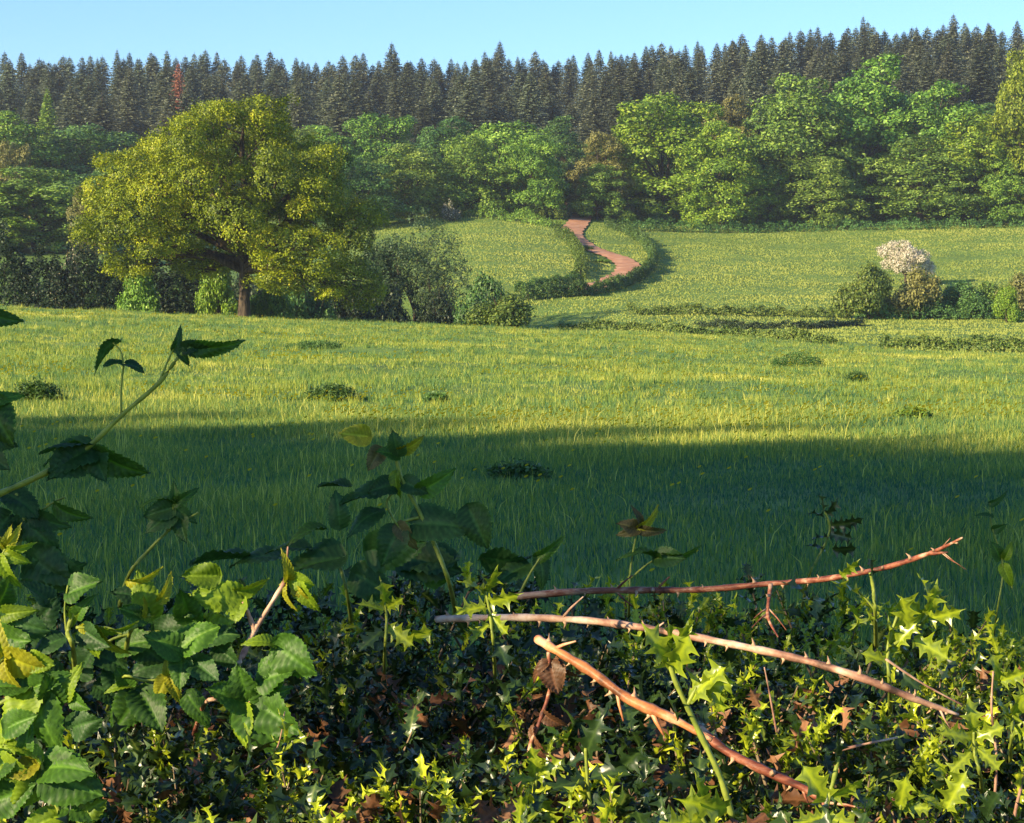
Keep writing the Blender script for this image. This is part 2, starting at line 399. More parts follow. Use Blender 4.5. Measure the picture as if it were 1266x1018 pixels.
def crown(name, lobes, nclump, k, cr, l, rng, wd=.62, flat=.55, up=.35, jit=.75, cull=.8, lowcut=-.75, inner=.15, tone=None, tj=.2, clean=1.0):
    """lobes: list of (centre, (rx,ry,rz)); clumps sit on the outside of their union"""
    Cs = np.array([q[0] for q in lobes], float); Rs = np.array([q[1] for q in lobes], float)
    ar = (Rs[:, 0] * Rs[:, 1] + Rs[:, 1] * Rs[:, 2] + Rs[:, 0] * Rs[:, 2]); ar = ar / ar.sum()
    idx = rng.choice(len(lobes), int(nclump * 2.2), p=ar)
    d = unit(rng.normal(0, 1, (len(idx), 3)))
    bump = 1 + .13 * np.sin(d[:, 0] * 7 + idx * 1.7) * np.sin(d[:, 2] * 8 + idx) + .08 * np.sin(d[:, 1] * 13 + idx * 2.1)
    s = np.where(rng.uniform(0, 1, len(idx)) < inner, rng.uniform(.3, .85, len(idx)), rng.uniform(.84, 1.06, len(idx))) * bump
    P = Cs[idx] + d * Rs[idx] * s[:, None]
    Nn = unit(d / Rs[idx])
    ok = d[:, 2] > lowcut
    for j in range(len(lobes)):
        q = np.linalg.norm((P - Cs[j]) / Rs[j], axis=1)
        ok &= ~((q < cull) & (idx != j) & (rng.uniform(0, 1, len(idx)) > inner * .8))
    P, Nn, idx = P[ok][:nclump], Nn[ok][:nclump], idx[ok][:nclump]
    tn = rng.uniform(.35, .65, len(P)) + (tone[idx] if tone is not None else 0)
    V, f, v = leaf_cards(P, Nn, cr * rng.uniform(.6, 1.4, len(P)), k, l, wd, rng, flat, up, jit, tn, tj)
    return mesh_np(name, V, [f], v)

def limbs(name, base, lobes, r0, rng, n=8, fork=.4, depth=.9):
    """tapered trunk with a limb to every lobe"""
    b = MB(); base = Vector(base)
    ctr = Vector(np.mean([q[0] for q in lobes], 0)); top = base + (ctr - base) * fork
    top.x = base.x * .7 + ctr.x * .3 if fork < .5 else top.x
    tp = Vector((base.x + (ctr.x - base.x) * .15, base.y, base.z + (ctr.z - base.z) * fork * 1.1))
    P = [base + Vector((0, 0, -.3)), base, base.lerp(tp, .15), base.lerp(tp, .5) + Vector((rng.uniform(-.05, .05), 0, 0)) * r0 * 4, tp]
    b.tube(P, [r0 * 1.7, r0 * 1.4, r0 * 1.05, r0 * .92, r0 * .8], n, wob=.06, rng=rng)
    for c, R in lobes:
        c = Vector(c); st = base.lerp(tp, rng.uniform(.75, 1.0)); m1 = st.lerp(c, .35) + Vector(tuple(rng.normal(0, .06, 3))) * (c - st).length; m1.z += .05 * (c - st).length
        m2 = st.lerp(c, .7) + Vector(tuple(rng.normal(0, .05, 3))) * (c - st).length
        b.tube([st, m1, m2, c], [r0 * .42, r0 * .3, r0 * .18, r0 * .06], 6, cap=False)
        for _ in range(3):
            dd = Vector(tuple(unit(rng.normal(0, 1, 3)) * np.array(R) * depth))
            b.tube([m2, m2.lerp(c + dd, .5), c + dd], [r0 * .13, r0 * .08, r0 * .03], 4, cap=False)
    return b.mesh(name, True)

# ------------------------------------------------------------------ the oak
def oak():
    rng = np.random.default_rng(11); D = 128.0
    base = W(302, 392, D); base.z = float(gz(base.x, base.y))
    def lb(px, py, rx, rz, dy, ry):
        c = W(px, py, D) - base
        s = D / F
        return ((c.x, dy, c.z), (rx * s, ry, rz * s))
    lobes = [lb(302, 146, 48, 27, 0, 3.2), lb(258, 166, 45, 32, -1, 3), lb(335, 178, 40, 30, 1, 3), lb(215, 188, 50, 34, 1.5, 3.2),
             lb(165, 222, 46, 34, 0, 3.2), lb(128, 252, 36, 32, .5, 2.6), lb(120, 290, 30, 26, -.5, 2.4), lb(160, 288, 42, 38, -3, 3), lb(205, 250, 50, 44, -3.4, 3), lb(205, 305, 46, 28, -3, 3),
             lb(262, 225, 50, 44, -4.2, 3), lb(300, 270, 56, 42, -4, 3), lb(352, 225, 52, 44, -3.2, 3), lb(392, 205, 38, 40, 1, 3), lb(405, 250, 48, 46, -1.5, 3.2),
             lb(440, 292, 34, 44, 0, 2.6), lb(446, 340, 28, 36, .5, 2.4), lb(395, 310, 46, 34, -3, 2.8), lb(350, 300, 50, 30, -3.2, 2.8), lb(350, 322, 28, 16, -4, 2), lb(420, 355, 36, 26, -1, 2.6),
             lb(235, 320, 40, 18, 2.5, 2.6), lb(160, 325, 34, 18, 0, 2.2), lb(448, 368, 26, 16, 1, 2), lb(240, 338, 26, 14, 3, 2), lb(395, 345, 44, 22, -2.5, 2.6), lb(345, 345, 30, 14, -3, 2), lb(440, 355, 34, 24, -1, 2.4), lb(330, 140, 36, 26, 0, 2.8), lb(235, 158, 30, 22, 0, 2.4), lb(300, 200, 60, 50, 4, 3.5), lb(220, 260, 60, 50, 4, 3.5), lb(380, 270, 60, 50, 4.5, 3.5), lb(270, 290, 60, 30, 4.5, 3)]
    t = empty('oak_tree', base, 'huge spreading oak with golden-green spring leaves, alone at the far edge of the meadow', 'tree')
    fine = sublobes(lobes, 7, .40, rng, .72)
    tn = rng.uniform(-.28, .16, len(fine)); ctr = np.array([q[0] for q in fine])
    me = crown('oak_crown', fine, 8200, 26, .44, .15, rng, flat=.45, up=.2, jit=.42, cull=.92, lowcut=-.6, inner=.05, tone=tn, tj=.14)
    obj('crown', me, M['oak'], t)
    b = MB()
    P = [Vector((0, 0, -.4)), Vector((0, 0, .1)), Vector((0, 0, .9)), Vector((.05, 0, 2.4)), Vector((0, 0, 3.6)), Vector((-.2, .1, 5.2)), Vector((-.1, 0, 7.5)), Vector((.1, 0, 10.5))]
    b.tube(P, [.62, .48, .37, .34, .36, .30, .2, .1], 14, wob=.06, rng=rng)
    for c, R in lobes:
        c = Vector(c); st = Vector((0, 0, min(3.1 + max(0, c.z - 6) * .35 + rng.uniform(0, .8), 8)))
        m1 = st.lerp(c, .35) + Vector((0, 0, .35)); m2 = st.lerp(c, .7) + Vector((rng.uniform(-.3, .3), rng.uniform(-.3, .3), .3))
        b.tube([st, m1, m2, c], [.26, .19, .12, .05], 7, cap=False)
        for _ in range(5):
            dd = Vector(tuple(unit(rng.normal(0, 1, 3)) * np.array(R) * .95)); s0 = st.lerp(c, rng.uniform(.45, .85))
            b.tube([s0, s0.lerp(c + dd, .5) + Vector((0, 0, .15)), c + dd], [.08, .05, .015], 4, cap=False)
    obj('trunk', b.mesh('oak_trunk', True), M['bark'], t)
oak()

# ------------------------------------------------------------------ broadleaf wood (shared crowns, scaled to each tree)
def tree_variants():
    out = []
    for s in range(7):
        rng = np.random.default_rng(100 + s); lobes = []
        for z, rad, n, rr in ((2.8, 4.6, 7, 2.6), (5.6, 4.8, 7, 2.6), (8.6, 4.6, 7, 2.7), (11.6, 4.0, 6, 2.7), (14.4, 3.0, 5, 2.6), (16.9, 1.4, 3, 2.2)):
            ph = rng.uniform(0, 6)
            for k in range(n):
                a = ph + 2 * PI * k / n + rng.normal(0, .25); r = rad * rng.uniform(.6, 1.25)
                lobes.append(((r * math.cos(a), r * math.sin(a), z + rng.uniform(-1.5, 1.5)), tuple(np.array((rr, rr, rr * .82)) * rng.uniform(.62, 1.1))))
        tone = rng.uniform(-.16, .16, len(lobes) * 4)
        me = crown('crown_%d' % s, sublobes(lobes, 3, .5, rng, .8), 2300, 13, .62, .38, rng, flat=.5, up=.25, jit=.45, cull=.92, lowcut=-.45, inner=.08, tone=tone, tj=.24)
        tr = limbs('trunk_%d' % s, (0, 0, 0), lobes[::2], .38, rng, fork=.5, depth=.8)
        out.append((me, tr))
    return out
TV = tree_variants()

def bush_variants():
    out = []
    for s in range(5):
        rng = np.random.default_rng(200 + s); lobes = []
        for k in range(15):
            a = rng.uniform(0, 2 * PI); r = rng.uniform(0, 1.4)
            lobes.append(((r * math.cos(a), r * math.sin(a), rng.uniform(.45, 1.9 - r * .75)), tuple(np.array((.62, .62, .55)) * rng.uniform(.55, 1.15))))
        me = crown('bush_foliage_%d' % s, lobes, 700, 12, .27, .14, rng, flat=.6, up=.4, jit=.6, cull=.85, lowcut=-.9, inner=.15)
        b = MB()
        for k in range(9):
            a = rng.uniform(0, 2 * PI); r = rng.uniform(.4, 1.2)
            e = Vector((r * math.cos(a), r * math.sin(a), rng.uniform(1.1, 2.1)))
            b.tube([Vector((0, 0, -.1)) + e * .08 * Vector((1, 1, 0)).length * 0, e * .5 + Vector((0, 0, .1)), e], [.06, .035, .012], 5, cap=False)
        out.append((me, b.mesh('bush_stems_%d' % s, True)))
    return out
BV = bush_variants()

def plant(name, label, cat, px, wpx, top, d, variants, vi, mat, group, nomw, nomh, rz, base_py=None, seg2='trunk', seg1='crown', thick=1.0):
    x = float(ray(px, 400)[0]) * d
    z = float(gz(x, d)) if base_py is None else zp(base_py, d)
    h = zp(top, d) - z; w = wpx / F * d
    t = empty(name, (x, d, z - .05), label, cat, group, rz)
    me, tr = variants[vi % len(variants)]
    for nm, m_, mt in ((seg1, me, mat), (seg2, tr, M['bark'])):
        o = obj(nm, m_, mt, t); o.scale = (w / nomw, w / nomw * thick, h / nomh)
    return t

WG = 'broadleaf trees along the edge of the wood'
wood = [
 (-45, 125, 150, 292, 0, 'fresh', 'green tree cut by the left edge of the picture, rear rank of the wood'),
 (22, 112, 146, 288, 1, 'fresh', 'rounded green tree at the far left with its top just under the spruces'),
 (12, 50, 168, 262, 2, 'bronze', 'brownish budding tree at the far left in front of the green ones'),
 (112, 122, 155, 300, 3, 'deep', 'shadowy blue-green tree left of the oak, below a gap in the spruces'),
 (-30, 140, 215, 232, 5, 'bright', 'low leafy tree half outside the left edge of the picture'),
 (45, 130, 208, 236, 4, 'olive', 'lit olive-green tree above the dark hedgerow at far left'),
 (150, 95, 192, 262, 5, 'deep', 'dim tree half hidden by the left side of the oak crown'),
 (108, 34, 226, 215, 6, 'bronze', 'small reddish tree touching the left side of the oak crown'),
 (210, 110, 172, 292, 6, 'fresh', 'tree seen just over the left shoulder of the oak'),
 (372, 80, 160, 290, 0, 'olive', 'tree whose top shows right behind the upper right of the oak'),
 (408, 90, 162, 300, 1, 'fresh', 'pale green tree first to the right of the oak crown'),
 (462, 92, 134, 305, 2, 'fresh', 'tallest tree between the oak and the lane, rounded top against the spruces'),
 (440, 90, 196, 262, 3, 'deep', 'dim tree low down, close against the right side of the oak'),
 (508, 84, 178, 272, 4, 'olive', 'layered green tree above the dark valley tree'),
 (560, 84, 150, 302, 5, 'deep', 'dark-sided tree between two lit ones, left of the lane'),
 (632, 108, 146, 288, 6, 'fresh', 'large lit tree with drooping tiers, left of the dark gap by the lane'),
 (662, 60, 170, 276, 3, 'fresh', 'upright lit tree added to cast shade across the top of the lane'),  # extra tree put in to shade the top of the lane
 (585, 76, 168, 276, 0, 'fresh', 'tree with leaf tiers reaching the small field left of the lane'),
 (690, 62, 150, 312, 1, 'deep', 'tree standing deep in shadow over the dark gap where the lane enters'),
 (742, 62, 157, 286, 2, 'bronze', 'brown-green tree at the right of the lane entrance'),
 (738, 52, 205, 281, 5, 'olive', 'small dull green tree under the brown-green one by the lane'),
 (822, 132, 117, 292, 3, 'bright', 'big rounded bright green tree right of the lane entrance'),
 (892, 92, 150, 283, 4, 'bright', 'vivid green tree with bright lower tiers at the top of the big field'),
 (905, 74, 124, 308, 5, 'bronze', 'brown-topped tree peeping over the vivid green ones'),
 (948, 60, 205, 288, 6, 'fresh', 'short tree in shadow between the vivid and the olive tree'),
 (988, 124, 94, 296, 0, 'olive', 'tall olive-green tree with a broad domed top, right of centre'),
 (1066, 118, 84, 306, 1, 'fresh', 'tallest domed tree of the wood, right beside the olive one'),
 (1012, 78, 188, 286, 2, 'olive', 'lower tree in front of the tall olive one'),
 (1108, 60, 128, 310, 3, 'deep', 'dark tree over the deep shadow gap above the hawthorn'),
 (1152, 112, 104, 302, 4, 'fresh', 'dusky green domed tree up the slope from the white hawthorn'),
 (1136, 112, 172, 288, 5, 'olive', 'low spreading tree directly above the white hawthorn'),
 (1214, 104, 132, 290, 6, 'bright', 'light green tree with ragged tiers near the right edge'),
 (1262, 84, 56, 288, 0, 'yellowish', 'tall yellow-green tree cut by the right edge of the picture'),
 (1330, 130, 96, 290, 1, 'fresh', 'tree standing just past the right edge of the picture'),
 (1245, 66, 190, 284, 2, 'fresh', 'short tree under the yellow-green one at the right edge'),
]
for i, (px, w, top, d, vi, mt, lab) in enumerate(wood):
    plant('broadleaf_tree', lab, 'tree', px, w * 1.4, top, d, TV, vi, M[mt], WG, 14.2, 19.0, i * 1.37)

# a second, shadowed rank that closes the wood behind the edge
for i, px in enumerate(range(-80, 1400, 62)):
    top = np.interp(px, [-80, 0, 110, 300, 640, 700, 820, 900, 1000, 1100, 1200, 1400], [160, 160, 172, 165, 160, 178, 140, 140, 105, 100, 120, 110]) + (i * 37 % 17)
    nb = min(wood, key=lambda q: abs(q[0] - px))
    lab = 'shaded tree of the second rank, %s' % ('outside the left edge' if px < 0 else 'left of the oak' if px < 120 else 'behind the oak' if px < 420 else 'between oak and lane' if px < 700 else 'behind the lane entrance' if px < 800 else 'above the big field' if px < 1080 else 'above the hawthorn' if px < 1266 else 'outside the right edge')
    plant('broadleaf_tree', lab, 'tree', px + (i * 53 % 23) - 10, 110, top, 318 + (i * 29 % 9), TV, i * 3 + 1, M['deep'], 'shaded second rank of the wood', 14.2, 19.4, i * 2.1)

BG = 'bushes round the fields'
bushes = [
 # px, w, top, d, mat, label, base_py
 (676, 50, 246, 276, 'hedge', 'rounded bush left of the lane where it leaves the wood', None),
 (557, 26, 246, 266, 'blossom_sparse', 'small cream-blossomed bush at the foot of the wood, left of the lane', None),
 (705, 26, 280, 268, 'fresh', 'little grey-green bush on the left verge of the lane top', None),
 (722, 30, 302, 238, 'hedge', 'upright bush in the bend left of the lane', None),
 (742, 24, 318, 226, 'fresh', 'low bush on the inside of the lane bend', None),
 (716, 34, 318, 228, 'deep', 'dark bush at the corner of the small field beside the lane', None),
 (775, 34, 258, 281, 'olive', 'bush at the foot of the trees right of the lane', None),
 (815, 50, 262, 285, 'deep', 'bush at the top edge of the field, second right of the lane', None),
 (600, 84, 328, 157, 'deep', 'dark green bush beside the valley tree', None),
 (626, 104, 357, 130, 'hedge', 'broad sunlit bush at the far edge of the meadow, centre', None),
 (268, 62, 316, 137, 'bright', 'bright green bush just left of the oak trunk', None),
 (334, 62, 338, 140, 'fresh', 'green bush just right of the oak trunk', None),
 (166, 66, 326, 136, 'fresh', 'bush under the left limbs of the oak', None),
 (215, 60, 335, 146, 'deep', 'dark bush under the oak between two green ones', None),
 (385, 80, 335, 150, 'deep', 'dark bush under the right limbs of the oak', None),
 (440, 70, 345, 152, 'thicket', 'near-black bush right of the oak below its lowest leaves', None),
 (20, 90, 312, 158, 'deep', 'dull bush showing over the dark hedgerow at far left', None),
 (120, 90, 316, 158, 'deep', 'dull bush showing over the dark hedgerow beneath the left oak limbs', None),
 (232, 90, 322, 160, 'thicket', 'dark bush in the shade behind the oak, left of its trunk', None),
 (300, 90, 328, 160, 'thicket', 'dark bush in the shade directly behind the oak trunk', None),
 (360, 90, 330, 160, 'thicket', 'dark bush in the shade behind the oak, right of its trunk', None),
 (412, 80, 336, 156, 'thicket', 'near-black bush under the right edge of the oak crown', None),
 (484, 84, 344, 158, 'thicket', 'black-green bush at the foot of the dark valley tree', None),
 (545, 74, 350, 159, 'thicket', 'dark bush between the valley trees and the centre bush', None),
 (84, 50, 299, 138.4, 'blossom_sparse', 'cream-flowered bush at the end of the dark hedgerow, far left', None),
 (1076, 82, 325, 174, 'hedge', 'green bush in front of and left of the hawthorn', None),
 (1132, 84, 327, 176, 'bronze', 'brownish twiggy bush below the hawthorn', None),
 (1184, 74, 346, 178, 'deep', 'dark green bush right of the brownish one', None),
 (1222, 70, 344, 180, 'olive', 'bush between the dark green one and the right edge', None),
 (1262, 62, 330, 178, 'bronze', 'brown-topped bush at the right edge of the picture', None),
 (1244, 44, 352, 172, 'bright', 'small bright bush low down at the right edge', None),
 (1310, 80, 335, 178, 'hedge', 'bush just past the right edge of the picture', None),
]
for i, (px, w, top, d, mt, lab, bp) in enumerate(bushes):
    plant('bush', lab, 'bush', px, w, top, d, BV, i, M[mt], BG, 3.7, 2.3, i * .9, bp, 'stems', 'foliage')

def small_tree(name, label, px, w, top, d, mat, seed, lift, n=900, leaf=.2, k=11, group=None):
    """an open small tree with its stems showing below the crown"""
    rng = np.random.default_rng(seed)
    x = float(ray(px, 400)[0]) * d; z = float(gz(x, d)); h = zp(top, d) - z; wm = w / F * d
    t = empty(name, (x, d, z), label, 'tree', group)
    lobes = []
    for q in range(13):
        a = rng.uniform(0, 2 * PI); r = wm * .32 * rng.uniform(.1, 1.05)
        lobes.append(((r * math.cos(a), r * math.sin(a), h * rng.uniform(lift, .86 - .45 * r / wm)), tuple(np.array((wm * .19, wm * .19, h * .19)) * rng.uniform(.8, 1.2))))
    obj('crown', crown('small_crown', sublobes(lobes, 3, .5, rng, .75), n, k, leaf * 1.9, leaf, rng, flat=.5, cull=.8, inner=.2), mat, t)
    obj('trunk', limbs('small_trunk', (0, 0, 0), lobes, .16, rng, fork=.35, depth=.9), M['bark'], t)
    return t
small_tree('hawthorn_tree', 'white-blossomed hawthorn alone in the pasture, its shadow to the right', 1119, 68, 291, 214, M['blossom'], 5, .3, 1900, .15, 11)
small_tree('valley_tree', 'dark open-crowned tree in the dip right of the oak', 512, 122, 256, 166, M['valley'], 6, .5, 850, .17)
small_tree('valley_tree', 'dark many-stemmed tree filling the dip between oak and centre bush', 545, 80, 300, 163, M['valley'], 7, .35, 520, .17)
small_tree('valley_tree', 'dark tree tucked against the right side of the oak', 475, 80, 285, 163, M['valley'], 8, .35, 900, .2)

def hedge_strip(label, pts, height, width, mat, seed, dens=52, leaf=.17, k=9, d0=120, group='hedges between the fields', name='field_hedge'):
    rng = np.random.default_rng(seed)
    P = []
    for p in pts:
        P.append(hit(p[0], p[1], d0, 420) if len(p) == 2 else Vector((float(ray(p[0], 400)[0]) * p[2], p[2], 0)))
    o0 = P[0].copy(); o0.z = float(gz(o0.x, o0.y))
    C = []; Nn = []
    b = MB()
    for a, c in zip(P[:-1], P[1:]):
        t = c - a; t.z = 0; ln = t.length; t.normalize(); n = Vector((-t.y, t.x, 0))
        m = int(ln * dens * (height + width) / 2)
        s = rng.uniform(0, ln, m); th = rng.uniform(0, PI, m)
        hh = height * (1 + .2 * np.sin(s * .9 + seed) + .17 * np.sin(s * 2.3 + 1) + .16 * np.sin(s * 5.1)); q = np.abs(np.sin(th)) ** .5 * np.where(rng.uniform(0, 1, m) < .25, rng.uniform(.1, 1, m), 1)
        off = np.cos(th) * width / 2
        x = a.x + t.x * s + n.x * off; y = a.y + t.y * s + n.y * off
        C.append(np.stack([x, y, gz(x, y) + hh * q * rng.uniform(.75, 1.05, m)], 1))
        Nn.append(np.stack([n.x * np.cos(th), n.y * np.cos(th), np.sin(th) + .1], 1))
        for s_ in np.arange(.3, ln, .8):
            qx = a.x + t.x * s_; qy = a.y + t.y * s_; gg = float(gz(qx, qy))
            b.tube([(qx, qy, gg - .1), (qx + rng.normal(0, .15), qy + rng.normal(0, .15), gg + height * .8)], [.03, .012], 4, cap=False)
    C = np.concatenate(C); Nn = unit(np.concatenate(Nn))
    V, f, v = leaf_cards(C, Nn, np.full(len(C), leaf * 1.3) * rng.uniform(.7, 1.4, len(C)), k, leaf, .62, rng, tone=np.clip(.5 + .12 * np.sin(C[:, 0] * .8), 0, 1))
    V = V - np.array(o0)
    t = empty(name, o0, label, 'hedge', group)
    obj('foliage', mesh_np('hedge_foliage', V, [f], v), mat, t)
    me = b.mesh('hedge_stems'); me.transform(Matrix.Translation(-o0)); obj('stems', me, M['bark'], t)

hedge_strip('clipped hedge following the outside of the lane bend and on down the valley', [(750, 281), (776, 289), (797, 303), (808, 320), (803, 337), (786, 350), (757, 360), (718, 366), (680, 369), (645, 372)], 1.1, .75, M['deep'], 1, 95)
hedge_strip('overgrown low hedge on the left side of the lane', [(690, 291), (704, 300), (714, 314), (720, 330), (716, 346)], 1.2, 1.2, M['hedge'], 2)
hedge_strip('low dark hedge along the foot of the small field', [(640, 362), (668, 357), (700, 354), (716, 350)], .9, 1.0, M['deep'], 12)
hedge_strip('green trimmed hedge across the bottom of the big field', [(775, 389), (860, 390), (960, 391), (1050, 394)], .8, .8, M['hedge'], 3)
hedge_strip('dark leafy strip standing in for the shaded ditch just below the trimmed green hedge', [(862, 405), (930, 408), (1000, 408), (1065, 403)], .5, .7, M['thicket'], 4)  # near-black leaves draw the shade along the ditch line
hedge_strip('long hedge at the far edge of the meadow, from centre bush to the gap', [(690, 0, 137), (780, 0, 136), (860, 0, 134), (950, 0, 129), (1040, 0, 123)], .6, .8, M['hedge'], 5)
hedge_strip('short hedge at the meadow edge running off to the right', [(1088, 0, 119), (1150, 0, 119), (1220, 0, 118), (1360, 0, 117)], .75, .9, M['hedge'], 6)
hedge_strip('low hedge under the bushes beside the hawthorn', [(1050, 0, 174), (1120, 0, 175), (1200, 0, 176), (1330, 0, 178)], 1.6, 1.8, M['deep'], 7)
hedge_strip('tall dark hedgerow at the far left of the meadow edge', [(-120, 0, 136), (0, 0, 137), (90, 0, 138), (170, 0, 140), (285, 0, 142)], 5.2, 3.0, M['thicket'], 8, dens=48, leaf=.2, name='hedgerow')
hedge_strip('brambly margin under the trees at the top of the big field', [(770, 285), (860, 287), (1000, 286), (1130, 284), (1290, 280)], 1.3, 2.2, M['deep'], 9, dens=16, leaf=.22)
hedge_strip('brambly margin under the trees at the top of the small field', [(430, 275), (540, 268), (620, 272), (690, 283)], 1.3, 2.0, M['fresh'], 10, dens=16, leaf=.22)

# weed clumps in the meadow
for i, (px, py, w, h, lab) in enumerate([
    (985, 456, 66, 18, 'dark clump of nettles in the meadow, right of centre near the far hedge'),
    (1058, 474, 26, 12, 'small dark tuft in the meadow right of the nettle clump'),
    (410, 496, 64, 16, 'dark green dock clump in the sunlit meadow, left of centre'),
    (48, 500, 60, 26, 'dark weed clump at the far left of the sunlit meadow'),
    (540, 500, 26, 10, 'small tuft right of the dock clump'),
    (388, 432, 70, 8, 'long low dark clump drawing a shadow streak in the far meadow below the oak'),  # dark leaves stand in for a shadow streak of the low relief
    (640, 596, 70, 16, 'shaded weed clump in the near meadow behind the middle bramble shoot'),
    (1130, 520, 40, 12, 'pale tuft in the meadow at the right, just beyond the shadow')]):
    c = hit(px, py, 8, 140); d = c.y; rng = np.random.default_rng(300 + i)
    wm = w / F * d; hm = max(h / F * d, .12) * 1.15
    n = 420; a = rng.uniform(0, 2 * PI, n); r = np.sqrt(rng.uniform(0, 1, n)) * wm / 2
    x = c.x + r * np.cos(a); y = c.y + r * np.sin(a) * .8
    P = np.stack([x - c.x, y - c.y, gz(x, y) - c.z + hm * rng.uniform(.2, 1, n) * (1 - .6 * (r / wm * 2) ** 2)], 1)
    V, f, v = leaf_cards(P, unit(rng.normal(0, .5, (n, 3)) + np.array([0, 0, 1])), np.full(n, .09), 8, .07, .4, rng)
    o = obj('weed_clump', mesh_np('weed_clump', V, [f], v), M['deep' if i != 7 else 'olive']); o.location = c
    tag(o, lab, 'weeds', 'weed clumps standing in the meadow')

# ------------------------------------------------------------------ spruce plantation
def conifer_variants():
    out = []
    for s in range(7):
        rng = np.random.default_rng(400 + s); H = 25.0; V = []; A = []
        R = rng.uniform(3.6, 4.5); z = 4.0
        zz = []
        while z < H - .3: zz.append(z); z += rng.uniform(.32, .48) * (1.15 - .5 * z / H)
        for z in zz:
            fr = z / H; rad = R * (1 - fr) ** 0 * min(1, (1 - fr) * [1.8, 2.3, 2.0, 2.5, 1.9, 2.1, 1.6][s]) ** .9 * rng.uniform(.8, 1.15) + .14
            nb = int(rng.integers(6, 9)) if fr < .9 else 5
            ph = rng.uniform(0, 2 * PI)
            for k in range(nb):
                a = ph + 2 * PI * k / nb + rng.normal(0, .2); r = rad * rng.uniform(.65, 1.15)
                dr = -.22 - .25 * (1 - fr) + (.5 * max(0, fr - .75) * 2)
                ca, sa = math.cos(a), math.sin(a)
                m = max(2, int(r / .36))
                for j in range(m):
                    t = (j + .6) / m; c = np.array([ca * r * t, sa * r * t, z + dr * r * t + .12 * r * t * t])
                    tw = (.6 * (1.15 - t * .6)) * min(1, rad)
                    # two hanging side sprays
                    for sgn in (-1, 1):
                        dirv = np.array([ca * .75 - sa * sgn * .8, sa * .75 + ca * sgn * .8, -.35 - rng.uniform(0, .35)])
                        dirv /= np.linalg.norm(dirv); wv = np.cross(dirv, np.array([0, 0, 1.0]) + rng.normal(0, .5, 3)); wv /= np.linalg.norm(wv) + 1e-6
                        l = tw * rng.uniform(.8, 1.4); w = .17 * rng.uniform(.7, 1.3)
                        V += [c - wv * w * .5, c + dirv * l * .45 + wv * w, c + dirv * l, c + dirv * l * .45 - wv * w]
                        A += [min(1, max(0, .35 + .35 * t + rng.normal(0, .17)))] * 4
        # leader
        for k in range(10):
            a = rng.uniform(0, 6.28); c = np.array([0, 0, H - 1.0 + k * .13])
            dv = np.array([math.cos(a) * .5, math.sin(a) * .5, .8]); l = .45 * (1 - k / 14); w = .05
            wv = np.cross(dv, [0, 0, 1.0]); wv /= np.linalg.norm(wv)
            V += [c, c + dv * l * .5 + wv * w, c + dv * l, c + dv * l * .5 - wv * w]; A += [.5] * 4
        V = np.array(V); n = len(V) // 4
        me = mesh_np('conifer_crown_%d' % s, V, [np.arange(n * 4).reshape(-1, 4)], np.array(A))
        b = MB(); b.tube([(0, 0, -.5), (0, 0, 2), (0.1, 0, 12), (0, 0, H)], [.32, .27, .16, .03], 7)
        out.append((me, b.mesh('conifer_trunk_%d' % s, True)))
    return out
CV = conifer_variants()

def region(px):
    for lim, nm in ((0, 'beyond the left edge'), (110, 'above the far-left woodland'), (230, 'above the left side of the oak'), (370, 'straight above the oak'), (480, 'above the trees right of the oak'), (620, 'left of the lane line'), (760, 'above the lane entrance'), (900, 'above the big bright green tree'), (1060, 'above the olive tree'), (1180, 'above the hawthorn'), (1266, 'near the right edge')):
        if px < lim: return nm
    return 'beyond the right edge'

def conifer(px, top, d, vi, rz, lab, mat='conifer', wid=1.0, group=None):
    x = float(ray(px, 200)[0]) * d; z = float(gz(x, d)); h = zp(top, d) - z
    t = empty('spruce_tree', (x, d, z), lab, 'tree', group or 'spruces of the plantation on the hill', rz)
    me, tr = CV[vi % 7]
    for nm, m_, mt in (('crown', me, M[mat]), ('trunk', tr, M['pine_bark'])):
        o = obj(nm, m_, mt, t); o.scale = (wid, wid, h / 25)
rngc = np.random.default_rng(21)
rows = [(352, 36, 'front rank'), (368, 36, 'second rank'), (386, 36, 'third rank'), (406, 40, 'fourth rank'), (436, 138, 'skyline rank')]
sky_px = [-120, 0, 100, 160, 260, 330, 390, 450, 485, 520, 600, 700, 760, 820, 880, 930, 1000, 1070, 1130, 1180, 1266, 1400]
sky_py = [66, 64, 66, 62, 66, 66, 72, 68, 64, 74, 66, 68, 64, 54, 46, 40, 34, 30, 32, 28, 30, 30]
for ri, (d, n, nm) in enumerate(rows):
    for k in range(n):
        px = -95 + (1266 + 190) * (k + .5 + rngc.uniform(-.42, .42)) / n
        drop = [46, 34, 22, 12, 0][ri]
        top = np.interp(px, sky_px, sky_py) + drop * rngc.uniform(.35, 1.25) + rngc.normal(0, 3.6) + (2 if ri < 4 else rngc.choice([0, 0, 3, 6, 9]))
        if ri == 0 and 60 < px < 130: top += 10
        conifer(px, top, d + rngc.uniform(-6, 6), int(rngc.integers(0, 7)), rngc.uniform(0, 6.28), 'dark spruce in the %s of the plantation, %s' % (nm, region(px)), wid=rngc.uniform(.95, 1.35) * (1 if ri < 4 else .9))
conifer(222, 76, 343, 2, 0, 'dead rust-red spruce among the dark ones above the oak', 'conifer_dead', .75)
conifer(212, 104, 336, 4, 1, 'dark spruce hiding the lower half of the dead rust-red one, left side')
conifer(233, 100, 337, 5, 1, 'dark spruce hiding the lower half of the dead rust-red one, right side')
conifer(60, 108, 330, 4, 1, 'short lighter spruce in front of the plantation, above the far-left trees', 'olive', .8)
conifer(485, 52, 428, 5, 2, 'tallest narrow spruce on the skyline right of the oak', wid=.9)
